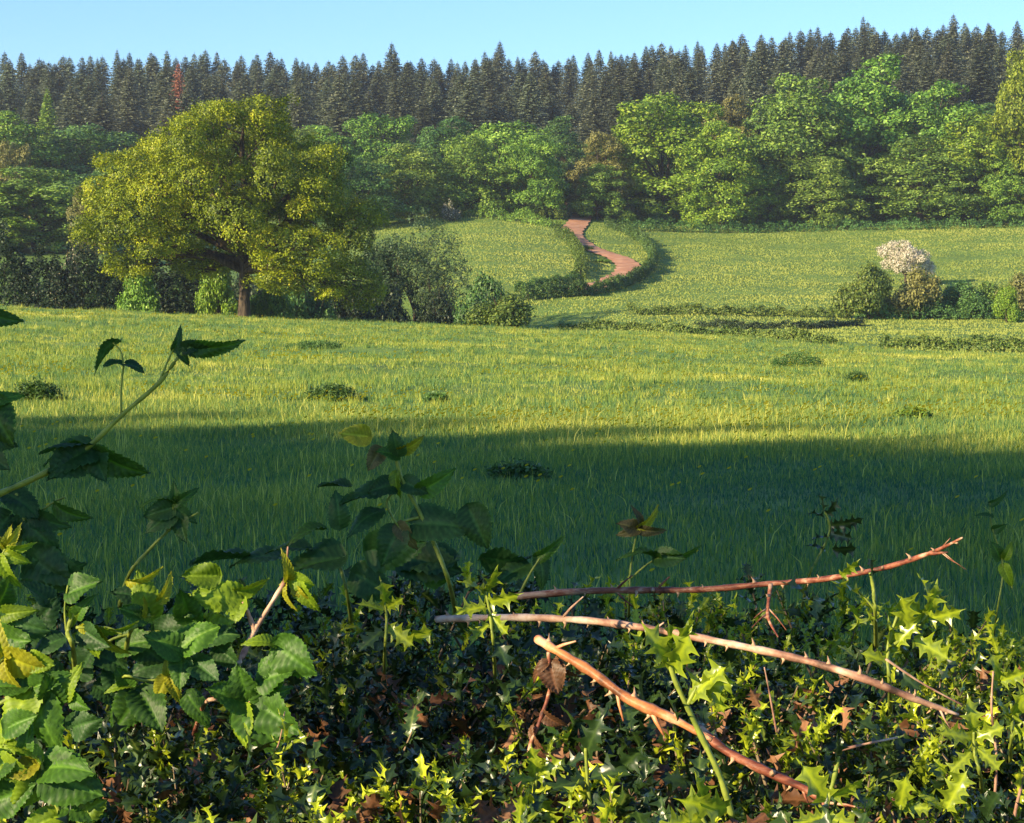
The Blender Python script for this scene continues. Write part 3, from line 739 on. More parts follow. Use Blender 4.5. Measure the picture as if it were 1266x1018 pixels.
conifer(618, 50, 428, 1, 2, 'spruce spire standing proud of the skyline left of the lane line', wid=.8)
conifer(1176, 17, 428, 3, 2, 'highest spruce spire of all, near the right edge', wid=.9)
conifer(1065, 20, 428, 6, 2, 'high spruce spire on the skyline above the tallest domed tree', wid=.9)

# ------------------------------------------------------------------ trees behind the viewer (they shade the near meadow)
def shade_trees():
    rng = np.random.default_rng(55); lobes = []
    for z, rad, n, rr in ((9.9, 3.2, 7, 2.0), (11.5, 3.6, 8, 2.5), (14.3, 3.0, 6, 2.5), (16.6, 1.5, 4, 2.2)):
        for k in range(n):
            a = 2 * PI * k / n + rng.normal(0, .2); r = rad * rng.uniform(.6, 1.1)
            lobes.append(((r * math.cos(a), r * math.sin(a), z + rng.uniform(-.8, .8)), (rr, rr, rr * .8)))
    me = crown('shade_crown', lobes, 2600, 14, .7, .27, rng, inner=.45, cull=.7)
    tr = limbs('shade_trunk', (0, 0, 0), lobes, .34, rng, fork=.5)
    # x, y, width, height, lift of the crown
    spots = [(-17.6, -8.8, .96, 1.2, 0), (-20.6, -4.4, .95, 1.04, 0), (-25.6, -5.6, .8, .92, 0), (-31, -4.8, .9, .93, 0), (-36.5, -5.5, .9, .95, 0), (-42, -4.8, .9, .99, 0), (-47.5, -5.4, .9, 1.03, 0), (-53, -5, .9, 1.0, 0), (-58.5, -5.2, .9, 1.0, 0),  # unseen trees, sized by where their shade should fall
             (-34.2, -7.5, .34, 1.03, 0), (-38, -6.6, .3, 1.08, 0), (-40.3, -7.6, .36, 1.0, 0), (-42.6, -6.6, .28, 1.17, 0), (-45.8, -7.4, .34, 1.06, 0), (-48.2, -6.8, .3, 1.2, 0), (-51.4, -7.6, .36, 1.1, 0), (-54.5, -6.8, .32, 1.26, 0), (-57.5, -7.5, .36, 1.12, 0)]  # narrow spires added to make the edge of the meadow shadow ragged
    for i, (x, y, s, h, up) in enumerate(spots):
        t = empty('unseen_shade_tree', (x, y, float(gz(x, y))), 'tall unseen tree behind the viewer, shaped for the shade it casts', 'tree', 'row of trees behind the viewer', i * 1.3)
        for nm, m_, mt in (('crown', me, M['fresh']), ('trunk', tr, M['bark'])):
            o = obj(nm, m_, mt, t); o.scale = (s, s, h)
            if nm == 'crown': o.location.z = up
shade_trees()

# ================================================================== the hedge in front of the viewer
M['holly_old'] = leaf_mat('holly_old', [(0, (.010, .022, .007)), (.5, (.018, .040, .010)), (.8, (.05, .09, .018)), (1, (.14, .18, .035))], .08, .33, .4)
M['holly_new'] = leaf_mat('holly_new', [(0, (.05, .09, .012)), (.3, (.12, .17, .018)), (.6, (.30, .37, .02)), (1, (.56, .60, .035))], .3, .28, .5)
M['dead_leaf'] = leaf_mat('dead_leaf', [(0, (.05, .025, .012)), (.5, (.15, .065, .03)), (1, (.34, .17, .09))], .15, .5, tcol=(1, .8, .6))
M['twig'] = noise_mat('twig', [(.3, (.07, .05, .03)), (.6, (.26, .19, .12))], 60, bump=.3, bdist=.001)
M['green_stem'] = noise_mat('green_stem', [(.3, (.10, .14, .02)), (.7, (.28, .32, .05))], 60, bump=.2, bdist=.001, rough=.45)
M['cane'] = noise_mat('cane', [(.40, (.05, .02, .014)), (.47, (.16, .045, .028)), (.54, (.28, .10, .055)), (.61, (.48, .30, .2))], 30, scale2=13,  bump=.8, bdist=.002, rough=.5, stretch=(1, 3, 3))
M['cane_orange'] = noise_mat('cane_orange', [(.40, (.10, .035, .015)), (.46, (.30, .11, .045)), (.54, (.52, .20, .075)), (.61, (.60, .36, .22))], 35, scale2=11, bump=.8, bdist=.002, rough=.45)
M['cane_grey'] = noise_mat('cane_grey', [(.40, (.07, .04, .03)), (.47, (.26, .13, .09)), (.54, (.42, .25, .17)), (.61, (.56, .42, .33))], 30, scale2=14,  bump=.8, bdist=.002, rough=.55)
def bramble_mat(name, c0, c1, c2, tr=.32, rough=.5):
    """bramble leaf: green between paler sunken veins"""
    m = leaf_mat(name, [(0, c0), (.55, c1), (1, c2)], tr, rough, .3)
    nt = m.node_tree; N = nt.nodes; L = nt.links
    rp = [n for n in N if n.type == 'VALTORGB'][0]; hs = N.new('ShaderNodeMix'); hs.data_type = 'RGBA'; hs.blend_type = 'MULTIPLY'
    no = N.new('ShaderNodeTexNoise'); no.inputs['Scale'].default_value = 90; no.inputs['Detail'].default_value = 4
    tc = N.new('ShaderNodeTexCoord'); L.new(tc.outputs['Object'], no.inputs['Vector'])
    r2 = ramp(N, [(.3, (.7, .75, .7)), (.7, (1.15, 1.1, 1.1))]); L.new(no.outputs['Fac'], r2.inputs[0])
    tg = [l.to_socket for l in rp.outputs[0].links]
    hs.inputs['Factor'].default_value = 1; L.new(rp.outputs[0], hs.inputs[6]); L.new(r2.outputs[0], hs.inputs[7])
    for t in tg: L.new(hs.outputs[2], t)
    p = [n for n in N if n.type == 'BSDF_PRINCIPLED'][0]
    b = N.new('ShaderNodeBump'); b.inputs['Strength'].default_value = .35; b.inputs['Distance'].default_value = .0008
    L.new(no.outputs['Fac'], b.inputs['Height']); L.new(b.outputs[0], p.inputs['Normal'])
    return m
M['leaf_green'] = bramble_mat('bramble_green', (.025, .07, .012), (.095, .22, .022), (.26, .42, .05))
M['leaf_shaded'] = bramble_mat('bramble_shaded', (.02, .055, .016), (.06, .15, .035), (.18, .30, .08), .32)  # darker copy of the green leaf, paints the shade on the shadowed shoots
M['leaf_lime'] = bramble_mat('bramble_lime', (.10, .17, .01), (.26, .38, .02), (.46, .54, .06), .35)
M['leaf_gold'] = bramble_mat('bramble_gold', (.20, .19, .01), (.46, .47, .03), (.66, .66, .12), .35)
M['leaf_rust'] = bramble_mat('bramble_rust', (.06, .05, .02), (.17, .15, .05), (.32, .26, .09), .3)

# ---------- holly leaf templates
def holly_leaf(seed, rows=9):
    """spiny leaf, base at 0, tip at +Y, length 1; returns V, quads/tris, tone"""
    r = np.random.default_rng(seed); sp = int(r.integers(3, 5)); V = []; n = 4 * sp + 2
    ts = np.linspace(0, 1, n)
    fold = r.uniform(.25, .6); curl = r.uniform(-.35, -.1); tw = r.uniform(-.25, .25)
    for i, t in enumerate(ts):
        base = .17 * math.sin(PI * min(1, t * .96 + .04)) ** .6
        spike = (i % 4 == 2); near = (i % 4 in (1, 3))
        w = base + (.19 if spike else .03 if near else -.025) * (1 if .05 < t < .95 else 0)
        if t >= .97: w = .0
        zz = curl * (t - .4) ** 2
        for s in (-1, -.45, 0, .45, 1):
            up = (.16 if (i // 4) % 2 == (0 if s > 0 else 1) else -.13) * (1 if spike else .15) * (abs(s) > .9)
            yy = t + (.045 if spike and abs(s) > .9 else 0) - .04 * abs(s)
            V.append((s * w + tw * zz * s, yy, zz + fold * abs(s) * w * .8 + up + tw * s * w * t))
    V.append((0, 1.12, curl * .5)); tip = len(V) - 1
    Q = [(i * 5 + k, i * 5 + k + 1, (i + 1) * 5 + k + 1, (i + 1) * 5 + k) for i in range(n - 1) for k in range(4)]
    T = [((n - 1) * 5 + k, (n - 1) * 5 + k + 1, tip) for k in range(4)]
    A = np.array([(.35 if j % 5 == 2 else (.18 if j % 5 in (0, 4) else 0)) for j in range(n * 5)] + [.3])
    return np.array(V), np.array(Q), np.array(T), A
HL = [holly_leaf(s) for s in range(8)]
HS = []                                     # narrow young leaves: mostly spines
for _k in range(8):
    _v, _q, _t, _a = holly_leaf(20 + _k); _v = _v.copy(); _v[:, 0] *= .72; _v[:, 2] *= 1.35; HS.append((_v, _q, _t, _a))

def frame(d, up):
    """rotation columns (x, y=d, z~up)"""
    d = unit(d); x = unit(np.cross(d, up)); z = np.cross(x, d)
    return np.stack([x, d, z], -1)

def place_many(tpls, P, Dr, Up, S, tone, rng, tvar=0):
    """P (n,3) bases, Dr directions, Up normals, S sizes -> V, [quads, tris], attr"""
    R = frame(Dr, Up); Vs, Qs, Ts, As, off = [], [], [], [], 0
    which = rng.integers(0, len(tpls), len(P))
    for k, (tv, q, t, a) in enumerate(tpls):
        s = which == k; m = int(s.sum())
        if not m: continue
        V = np.einsum('nij,vj->nvi', R[s], tv) * S[s][:, None, None] + P[s][:, None, :]
        base = off + np.arange(m)[:, None, None] * len(tv)
        Vs.append(V.reshape(-1, 3)); Qs.append((base + q[None]).reshape(-1, 4))
        if len(t): Ts.append((base + t[None]).reshape(-1, 3))
        As.append(np.clip(tone[s][:, None] + a[None], 0, 1).ravel()); off += m * len(tv)
    return np.concatenate(Vs), [np.concatenate(Qs)] + ([np.concatenate(Ts)] if Ts else []), np.concatenate(As)

def hedge_top(x, y):
    """height of the clipped top of the holly hedge"""
    return EYE - .545 + .022 * np.sin(x * 4.1 + 1) + .018 * np.sin(x * 9 + y * 5) + .016 * np.sin(y * 11 + x * 3) + .03 * np.clip((y - 2.7), 0, 1) - .015 * np.clip(x, -1, 1)

def holly_hedge():
    rng = np.random.default_rng(77)
    X0, X1, Y0, Y1 = -2.6, 2.6, 1.62, 3.2
    t = empty('holly_hedge', (0, 2.4, 0), 'clipped dark spiny holly hedge with yellow-green new shoots, right in front of the viewer', 'hedge')
    off = np.array([0, 2.4, 0.])
    # shoots rise from twigs; each carries leaves in a spiral
    n = 7600
    x = rng.uniform(X0, X1, n); y = rng.uniform(Y0, Y1, n)
    inview = np.abs(x) < .33 * y + .12
    keep = inview | (rng.uniform(0, 1, n) < .4); x, y = x[keep], y[keep]; n = len(x)
    top = hedge_top(x, y); lay = rng.choice([0, 1, 2], n, p=[.46, .3, .24])
    z = top - np.array([.0, .07, .17])[lay] + rng.normal(0, .02, n)
    # faces of the hedge
    m = 1500; xf = rng.uniform(X0, X1, m); zf = rng.uniform(.1, EYE - .62, m); side = rng.uniform(0, 1, m) < .5
    yf = np.where(side, Y0 - .0, Y1) + rng.normal(0, .03, m)
    P = np.concatenate([np.stack([x, y, z], 1), np.stack([xf, yf, zf], 1)])
    D = unit(np.concatenate([np.stack([rng.normal(0, .45, n), rng.normal(-.15, .45, n), np.ones(n)], 1), np.stack([rng.normal(0, .4, m), np.where(side, -1, 1) * 1.0, rng.uniform(.1, .9, m)], 1)]))
    lay = np.concatenate([lay, np.zeros(m, int)])
    N_ = len(P); ln = rng.uniform(.05, .11, N_)
    # young growth comes in patches and is stronger to the right
    g = patch(P[:, 0], P[:, 1], 5, 31)
    young = (rng.uniform(0, 1, N_) < np.clip(.40 + .16 * g + .22 * np.clip(P[:, 0] * 2.2, -.8, 1), .06, .75)) & (lay <= 1)
    k = 8; j = np.tile(np.arange(k), N_); r_ = np.repeat(np.arange(N_), k)
    tt = (j + .5) / k
    base = P[r_] - D[r_] * (ln[r_] * (1 - tt))[:, None]
    ang = j * 2.4 + rng.uniform(0, 6.28, N_)[r_] + rng.normal(0, .3, len(j))
    u = unit(np.cross(D[r_], np.array([.2, .1, 1.0]) + rng.normal(0, .01, (len(j), 3)))); w = np.cross(D[r_], u)
    out = u * np.cos(ang)[:, None] + w * np.sin(ang)[:, None]
    op = np.clip(rng.normal(.75, .28, len(j)), .1, 1.3) * np.where(young[r_], .72, 1)
    dr = unit(out * np.sin(op)[:, None] * 1.2 + D[r_] * np.cos(op)[:, None])
    up = unit(D[r_] * .9 - out * .2 + rng.normal(0, .3, (len(j), 3)) + np.array([0, 0, .2]))
    sz = rng.uniform(.021, .041, len(j)) * np.where(young[r_], .84, 1.05)
    old = ~young[r_]
    V, f, A = place_many(HL[:4] + HS[:4], base[old] - off, dr[old], up[old], sz[old], np.clip(.32 + rng.normal(0, .17, old.sum()) + .28 * (rng.uniform(0, 1, old.sum()) < .10), 0, 1), rng)
    obj('leaves', mesh_np('holly_leaves', V, f, A), M['holly_old'], t)
    V, f, A = place_many(HS, base[~old] - off, dr[~old], up[~old], sz[~old], np.clip(.28 + rng.normal(0, .22, N_)[r_][~old] + rng.normal(0, .08, (~old).sum()) + .2 * tt[~old], 0, .95), rng)
    obj('new_leaves', mesh_np('holly_new_leaves', V, f, A), M['holly_new'], t)['label'] = 'yellow-green young holly leaves'
    # twigs under the shoots
    b = MB(); off_v = Vector(off)
    for i in range(0, N_, 2):
        e = Vector(P[i]); s = e - Vector(D[i]) * ln[i]
        q = s + Vector((rng.normal(0, .04), rng.normal(0, .04), -rng.uniform(.06, .16)))
        b.tube([q - off_v, s - off_v, e - off_v], [.003, .0022, .001], 4, cap=False)
    for i in range(260):
        xx = rng.uniform(X0, X1); yy = rng.uniform(Y0 + .2, Y1 - .2); z0 = rng.uniform(-.05, .6)
        a = Vector((xx, yy, z0)); c = Vector((xx + rng.normal(0, .25), yy + rng.normal(0, .2), EYE - .62))
        b.tube([a - off_v, a.lerp(c, .5) + Vector((rng.normal(0, .05), rng.normal(0, .05), 0)) - off_v, c - off_v], [.010, .007, .003], 5, cap=False)
    obj('twigs', b.mesh('holly_twigs', True), M['twig'], t)
    # dead brown leaves caught among the twigs
    n = 900; x = rng.uniform(-1.0, 1.0, n); y = rng.uniform(1.7, 2.7, n)
    P2 = np.stack([x, y - 0, hedge_top(x, y) - rng.uniform(.01, .09, n)], 1) - off
    V, f, A = place_many(HL, P2, unit(rng.normal(0, 1, (n, 3))), unit(rng.normal(0, 1, (n, 3))), rng.uniform(.03, .05, n), rng.uniform(.1, .8, n), rng)
    obj('withered_leaves', mesh_np('withered_leaves', V, f, A), M['dead_leaf'], t)['label'] = 'brown withered holly leaves caught in the hedge'
    return t
HEDGE = holly_hedge()

# ---------- explicit pieces placed by eye
def basis(ang, toward, roll, facing=.9):
    """direction of the tip in the picture plane (deg), toward>0 tips to the viewer; roll turns the blade about its length"""
    a = math.radians(ang)
    d = Vector((math.cos(a), -toward, math.sin(a))).normalized()
    nrm = Vector((0, -facing, .55))
    x = d.cross(nrm).normalized(); z = x.cross(d)
    R = Matrix.Rotation(math.radians(roll), 3, d)
    return d, R @ z

def bramble_template(seed, rows=30, cols=12, width=.82, fold=.25, curl=-.35, pleat=.05, wav=.045):
    r = np.random.default_rng(seed); V = []; A = []
    ph = r.uniform(0, 6); lop = r.uniform(-.06, .06)
    for i in range(rows + 1):
        t = i / rows
        w = width * .5 * (math.sin(PI * min(1, t ** .72)) ** .62) * (1 - .25 * t)
        if t > .9: w *= max(0, (1 - t) / .1) ** .75
        tooth = ((.018 + .014 * math.sin(i * 1.7 + ph)) if i % 2 else -.010) * (1 if .04 < t < .97 else 0)
        for c in range(cols + 1):
            s = c / cols * 2 - 1; e = abs(s)
            ww = w + tooth * (1 if e > .99 else 0)
            vein = ((t * 8.0 - e * 2.3) % 1.0); pl = abs(vein - .5) * 2          # side veins run forward and out
            z = pleat * pl * (.3 + .7 * min(1, e * 3)) + fold * (abs(s) * w) - (.018 if c == cols // 2 else 0)
            z += curl * (t - .15) ** 2 + wav * math.sin(t * 7 + ph + s * 2.2) * e
            x = s * ww + lop * t * t; y = t - .10 * e * (1 - t) + (.02 if (i % 2 and e > .99) else 0) - .05 * e
            V.append((x, y, z)); A.append(.16 + .30 * (pl ** 4) * (e > .05) + (.42 if c == cols // 2 else 0) + (.22 if e > .99 else 0) + r.normal(0, .03))
    Q = [(i * (cols + 1) + c, i * (cols + 1) + c + 1, (i + 1) * (cols + 1) + c + 1, (i + 1) * (cols + 1) + c) for i in range(rows) for c in range(cols)]
    return np.array(V), np.array(Q), np.zeros((0, 3), int), np.array(A)
BT = [bramble_template(0), bramble_template(1, width=.86, curl=-.5, fold=.12), bramble_template(2, width=.62, curl=-.75, fold=.45), bramble_template(3, width=.95, curl=-.25, pleat=.06, wav=.08), bramble_template(4, width=.5, curl=-.9, fold=.6), bramble_template(5, width=.8, curl=-.15, fold=.35, wav=.07), bramble_template(6, width=.7, curl=-.6, fold=-.12, wav=.05), bramble_template(7, width=.88, curl=-.4, fold=.05, pleat=.065, wav=.09)]

_cache = {}
def leaf_obj(parent, px, py, d, size, ang, toward=.2, roll=0, mat='leaf_green', tpl=0, holly=False, tone=0., name='leaf', label=None, org=None):
    rr = np.random.default_rng(int(abs(px * 131 + py * 17 + size * 7 + ang)) % 100000)
    ang += rr.normal(0, 5); toward += rr.normal(0, .12); roll += rr.normal(0, 14); size *= rr.uniform(.86, 1.1)
    if not holly:
        tone += rr.normal(0, .07)
        if tpl in (0, 1, 3): tpl = int(rr.choice([0, 1, 3, 5, 6, 7]))
    base = W(px, py, d); s = size / F * d
    dr, up = basis(ang, toward, roll)
    tv, q, t, a = (HL if holly else BT)[tpl]
    R = frame(np.array([tuple(dr)]), np.array([tuple(up)]))[0]
    V = (tv @ R.T) * s
    me = mesh_np(name, V, [q, t], np.clip(a + tone + (.35 if holly else 0), 0, 1), smooth=not holly)
    o = obj(name, me, M[mat], parent); o.location = base - (org or parent.location)
    if label: o['label'] = label
    return o

def shoot(name, label, cat, stems, leaves, group=None, thorn=False, mat='green_stem', d=2.4, holly=False):
    """stems: list of (points [(px,py[,d])], r0_px, r1_px); leaves: (px,py,size,ang,toward,roll,mat,tpl[,d])"""
    p0 = stems[0][0][0]; stems = list(stems); org = W(p0[0], p0[1], p0[2] if len(p0) > 2 else d)
    t = empty(name, org, label, cat, group)
    rng = np.random.default_rng(abs(int(p0[0] * 7 + p0[1])) + 5)
    for si_, (pts, r0, r1) in enumerate(stems):
        if si_ == 0 and not thorn and name != 'twig' and 0 < pts[0][0] < 1266 and pts[0][1] < 1000 and name != 'withered_spray':
            a_ = pts[0]; b_ = pts[1]; pts = [(a_[0] + (a_[0] - b_[0]) * .6, a_[1] + 40, (a_[2] if len(a_) > 2 else d) + .22)] + list(pts)
        P = [W(p[0], p[1], p[2] if len(p) > 2 else d) for p in pts]; Q = []
        for i in range(len(P) - 1):
            a, b_, c, e = P[max(i - 1, 0)], P[i], P[i + 1], P[min(i + 2, len(P) - 1)]
            for k in range(6):
                u = k / 6
                Q.append(.5 * ((2 * b_) + (-a + c) * u + (2 * a - 5 * b_ + 4 * c - e) * u * u + (-a + 3 * b_ - 3 * c + e) * u ** 3))
        Q.append(P[-1]); n = len(Q)
        rr = [(r0 + (r1 - r0) * i / (n - 1)) / F * Q[i].y * (1.0 + .10 * math.sin(i * 1.9) + .08 * math.sin(i * .7)) * (min(1, .35 + (n - 1 - i) * .09) if thorn else 1) for i in range(n)]
        b = MB(); b.tube([q - org for q in Q], rr, 8, wob=.05, rng=rng)
        obj('cane' if thorn else 'stem', b.mesh('stem', True), M[mat], t)
        if thorn:
            for q_ in range(3):
                i = int(rng.integers(3, n - 3)); tg = (Q[i + 1] - Q[i]).normalized(); sd_ = Vector((0, -1, 0)).cross(tg).normalized() * rng.choice([-1, 1])
                L_ = rng.uniform(.012, .045); tb = MB(); e1 = (sd_ * .8 + tg * .5 + Vector((0, -.3, 0))) * L_
                tb.tube([Vector((0, 0, 0)), e1 * .5 + tg * L_ * .12, e1 + tg * L_ * .35], [rr[i] * .5, rr[i] * .36, rr[i] * .2], 6)
                sb = obj('side_twig', tb.mesh('side_twig', True), M[mat], t); sb.location = Q[i] - org
            lens = [0]
            for i in range(1, n): lens.append(lens[-1] + (Q[i] - Q[i - 1]).length)
            s = .02
            while s < lens[-1] - .01:
                i = max(j for j in range(n) if lens[j] <= s); i = min(i, n - 2)
                u = (s - lens[i]) / max(lens[i + 1] - lens[i], 1e-6); c = Q[i].lerp(Q[i + 1], u); tg = (Q[i + 1] - Q[i]).normalized()
                a = rng.choice([PI / 2, -PI / 2]) + rng.normal(0, .55)
                side = Vector((0, -1, 0)).cross(tg).normalized(); o_ = (side * math.sin(a) + Vector((0, -1, 0)) * math.cos(a)).normalized()
                L_ = rng.uniform(.006, .010) * (.75 + rr[i] / .005 * .3); w = L_ * .42
                tb = MB(); st = c + o_ * rr[i] * .7
                tb.tube([Vector((0, 0, 0)), o_ * L_ * .45 - tg * L_ * .05, o_ * L_ - tg * L_ * .35], [w, w * .38, .0002], 6)
                th = obj('thorn', tb.mesh('thorn', True), M['thorn'], t); th.location = st - org
                s += rng.uniform(.018, .045)
    for l in leaves:
        px, py, size, ang, tow, roll, mt, tp = l[:8]; dd = l[8] if len(l) > 8 else d
        if mt == 'leaf_shaded': size *= .88
        leaf_obj(t, px, py, dd, size, ang, tow, roll, mt, tp, holly, org=org)
    return t
M['thorn'] = noise_mat('thorn', [(.3, (.30, .15, .09)), (.7, (.55, .36, .22))], 50, bump=0, rough=.5)

G_, D_, L_, Y_, R_ = 'leaf_green', 'leaf_shaded', 'leaf_lime', 'leaf_gold', 'leaf_rust'
BG2 = 'bramble shoots growing out of the hedge'
# long shoot rising at the left
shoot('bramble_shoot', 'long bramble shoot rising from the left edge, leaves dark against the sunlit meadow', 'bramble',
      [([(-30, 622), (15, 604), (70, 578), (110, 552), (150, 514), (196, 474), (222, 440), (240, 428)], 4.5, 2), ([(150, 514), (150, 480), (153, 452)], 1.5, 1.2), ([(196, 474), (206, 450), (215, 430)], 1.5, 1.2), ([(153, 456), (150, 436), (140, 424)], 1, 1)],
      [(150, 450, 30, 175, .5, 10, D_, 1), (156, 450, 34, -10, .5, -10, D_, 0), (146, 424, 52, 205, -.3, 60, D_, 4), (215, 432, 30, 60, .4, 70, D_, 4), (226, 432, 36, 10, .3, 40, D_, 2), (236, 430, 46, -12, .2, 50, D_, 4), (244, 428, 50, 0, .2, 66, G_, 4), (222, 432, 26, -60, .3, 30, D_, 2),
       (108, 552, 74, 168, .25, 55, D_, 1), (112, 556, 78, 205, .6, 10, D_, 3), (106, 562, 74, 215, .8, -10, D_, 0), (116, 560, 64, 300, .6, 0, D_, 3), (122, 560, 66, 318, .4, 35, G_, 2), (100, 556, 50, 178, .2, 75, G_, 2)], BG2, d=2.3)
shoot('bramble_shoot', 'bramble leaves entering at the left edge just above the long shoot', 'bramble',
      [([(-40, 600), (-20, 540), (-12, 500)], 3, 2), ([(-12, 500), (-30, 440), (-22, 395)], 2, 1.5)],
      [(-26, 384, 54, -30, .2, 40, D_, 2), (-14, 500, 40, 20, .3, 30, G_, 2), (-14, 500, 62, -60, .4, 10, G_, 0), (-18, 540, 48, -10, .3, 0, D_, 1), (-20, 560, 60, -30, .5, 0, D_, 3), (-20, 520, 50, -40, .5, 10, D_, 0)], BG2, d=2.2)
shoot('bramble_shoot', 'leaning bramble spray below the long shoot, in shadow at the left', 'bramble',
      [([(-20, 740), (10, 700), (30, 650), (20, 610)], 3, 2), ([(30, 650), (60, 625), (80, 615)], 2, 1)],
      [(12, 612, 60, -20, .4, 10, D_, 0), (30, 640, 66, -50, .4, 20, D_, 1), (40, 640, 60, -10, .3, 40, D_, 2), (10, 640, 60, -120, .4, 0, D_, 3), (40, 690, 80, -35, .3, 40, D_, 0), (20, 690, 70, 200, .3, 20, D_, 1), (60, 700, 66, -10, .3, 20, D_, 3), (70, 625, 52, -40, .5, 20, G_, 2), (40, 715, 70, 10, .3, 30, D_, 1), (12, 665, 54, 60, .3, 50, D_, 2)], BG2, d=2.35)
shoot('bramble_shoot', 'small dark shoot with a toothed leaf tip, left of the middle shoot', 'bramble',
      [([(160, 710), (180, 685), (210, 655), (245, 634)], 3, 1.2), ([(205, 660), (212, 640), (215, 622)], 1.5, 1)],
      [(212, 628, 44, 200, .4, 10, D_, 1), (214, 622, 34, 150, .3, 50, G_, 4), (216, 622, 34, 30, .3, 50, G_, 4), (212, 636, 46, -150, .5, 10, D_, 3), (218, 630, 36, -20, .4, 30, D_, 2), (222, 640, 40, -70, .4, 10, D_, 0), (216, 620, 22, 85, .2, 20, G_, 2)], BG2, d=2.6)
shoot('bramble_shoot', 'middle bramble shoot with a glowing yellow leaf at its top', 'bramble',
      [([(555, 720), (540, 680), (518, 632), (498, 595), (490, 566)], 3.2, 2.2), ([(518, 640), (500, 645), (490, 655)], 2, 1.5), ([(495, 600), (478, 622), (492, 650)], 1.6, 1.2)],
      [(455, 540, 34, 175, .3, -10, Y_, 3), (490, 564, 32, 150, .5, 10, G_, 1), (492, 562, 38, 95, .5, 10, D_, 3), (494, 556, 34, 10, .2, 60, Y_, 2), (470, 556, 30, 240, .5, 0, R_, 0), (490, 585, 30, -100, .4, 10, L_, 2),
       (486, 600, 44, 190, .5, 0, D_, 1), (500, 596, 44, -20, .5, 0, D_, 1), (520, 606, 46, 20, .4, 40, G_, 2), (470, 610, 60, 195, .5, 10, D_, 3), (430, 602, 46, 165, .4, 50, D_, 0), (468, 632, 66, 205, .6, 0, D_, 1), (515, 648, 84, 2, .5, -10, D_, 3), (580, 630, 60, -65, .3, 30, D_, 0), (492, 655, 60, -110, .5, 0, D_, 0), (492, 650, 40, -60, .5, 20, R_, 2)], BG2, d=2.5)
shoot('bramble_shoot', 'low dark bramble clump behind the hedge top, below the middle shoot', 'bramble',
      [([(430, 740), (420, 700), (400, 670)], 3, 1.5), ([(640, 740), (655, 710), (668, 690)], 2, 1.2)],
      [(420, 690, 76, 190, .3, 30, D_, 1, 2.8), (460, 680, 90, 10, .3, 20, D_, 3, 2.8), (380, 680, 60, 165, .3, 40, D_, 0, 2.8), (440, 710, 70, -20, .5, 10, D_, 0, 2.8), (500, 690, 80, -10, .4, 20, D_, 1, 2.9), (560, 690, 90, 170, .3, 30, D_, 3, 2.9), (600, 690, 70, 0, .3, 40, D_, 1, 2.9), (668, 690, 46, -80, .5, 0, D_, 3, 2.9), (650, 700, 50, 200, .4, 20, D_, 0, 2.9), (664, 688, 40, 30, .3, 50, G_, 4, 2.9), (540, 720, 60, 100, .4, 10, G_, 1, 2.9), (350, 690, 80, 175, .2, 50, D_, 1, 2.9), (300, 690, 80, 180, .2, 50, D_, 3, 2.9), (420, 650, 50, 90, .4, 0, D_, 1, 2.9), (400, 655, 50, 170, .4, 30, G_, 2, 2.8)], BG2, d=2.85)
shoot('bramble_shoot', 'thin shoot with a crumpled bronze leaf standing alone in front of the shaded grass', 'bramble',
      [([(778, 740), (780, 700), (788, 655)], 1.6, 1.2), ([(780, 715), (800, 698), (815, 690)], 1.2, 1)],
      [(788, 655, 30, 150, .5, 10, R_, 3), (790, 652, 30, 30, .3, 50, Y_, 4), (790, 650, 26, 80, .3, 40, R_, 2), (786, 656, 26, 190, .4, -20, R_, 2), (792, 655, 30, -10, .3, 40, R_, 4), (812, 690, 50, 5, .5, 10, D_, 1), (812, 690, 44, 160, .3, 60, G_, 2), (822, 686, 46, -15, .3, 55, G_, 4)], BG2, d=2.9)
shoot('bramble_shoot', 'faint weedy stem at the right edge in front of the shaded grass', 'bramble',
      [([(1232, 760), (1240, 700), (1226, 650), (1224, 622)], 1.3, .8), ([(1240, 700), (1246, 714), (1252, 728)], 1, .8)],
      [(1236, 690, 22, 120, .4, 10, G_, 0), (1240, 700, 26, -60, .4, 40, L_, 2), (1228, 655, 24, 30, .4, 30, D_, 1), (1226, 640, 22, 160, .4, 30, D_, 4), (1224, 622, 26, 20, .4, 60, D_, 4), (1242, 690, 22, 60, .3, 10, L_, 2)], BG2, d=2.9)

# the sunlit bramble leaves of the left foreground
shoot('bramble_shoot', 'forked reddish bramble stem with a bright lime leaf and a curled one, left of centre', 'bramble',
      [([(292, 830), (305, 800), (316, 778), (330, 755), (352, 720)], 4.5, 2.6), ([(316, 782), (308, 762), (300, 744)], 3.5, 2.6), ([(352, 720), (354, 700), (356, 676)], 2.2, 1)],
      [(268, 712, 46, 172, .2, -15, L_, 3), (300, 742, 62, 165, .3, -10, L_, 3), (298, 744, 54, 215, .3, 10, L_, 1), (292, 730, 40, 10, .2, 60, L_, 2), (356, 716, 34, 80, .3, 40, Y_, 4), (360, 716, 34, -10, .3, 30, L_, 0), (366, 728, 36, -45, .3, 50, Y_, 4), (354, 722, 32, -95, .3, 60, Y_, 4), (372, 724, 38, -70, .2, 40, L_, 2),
       (250, 745, 40, 200, .3, 10, G_, 1), (236, 765, 52, 100, .5, -10, G_, 1), (270, 748, 50, -10, .4, 10, D_, 0)], BG2, mat='cane_grey', d=2.15)
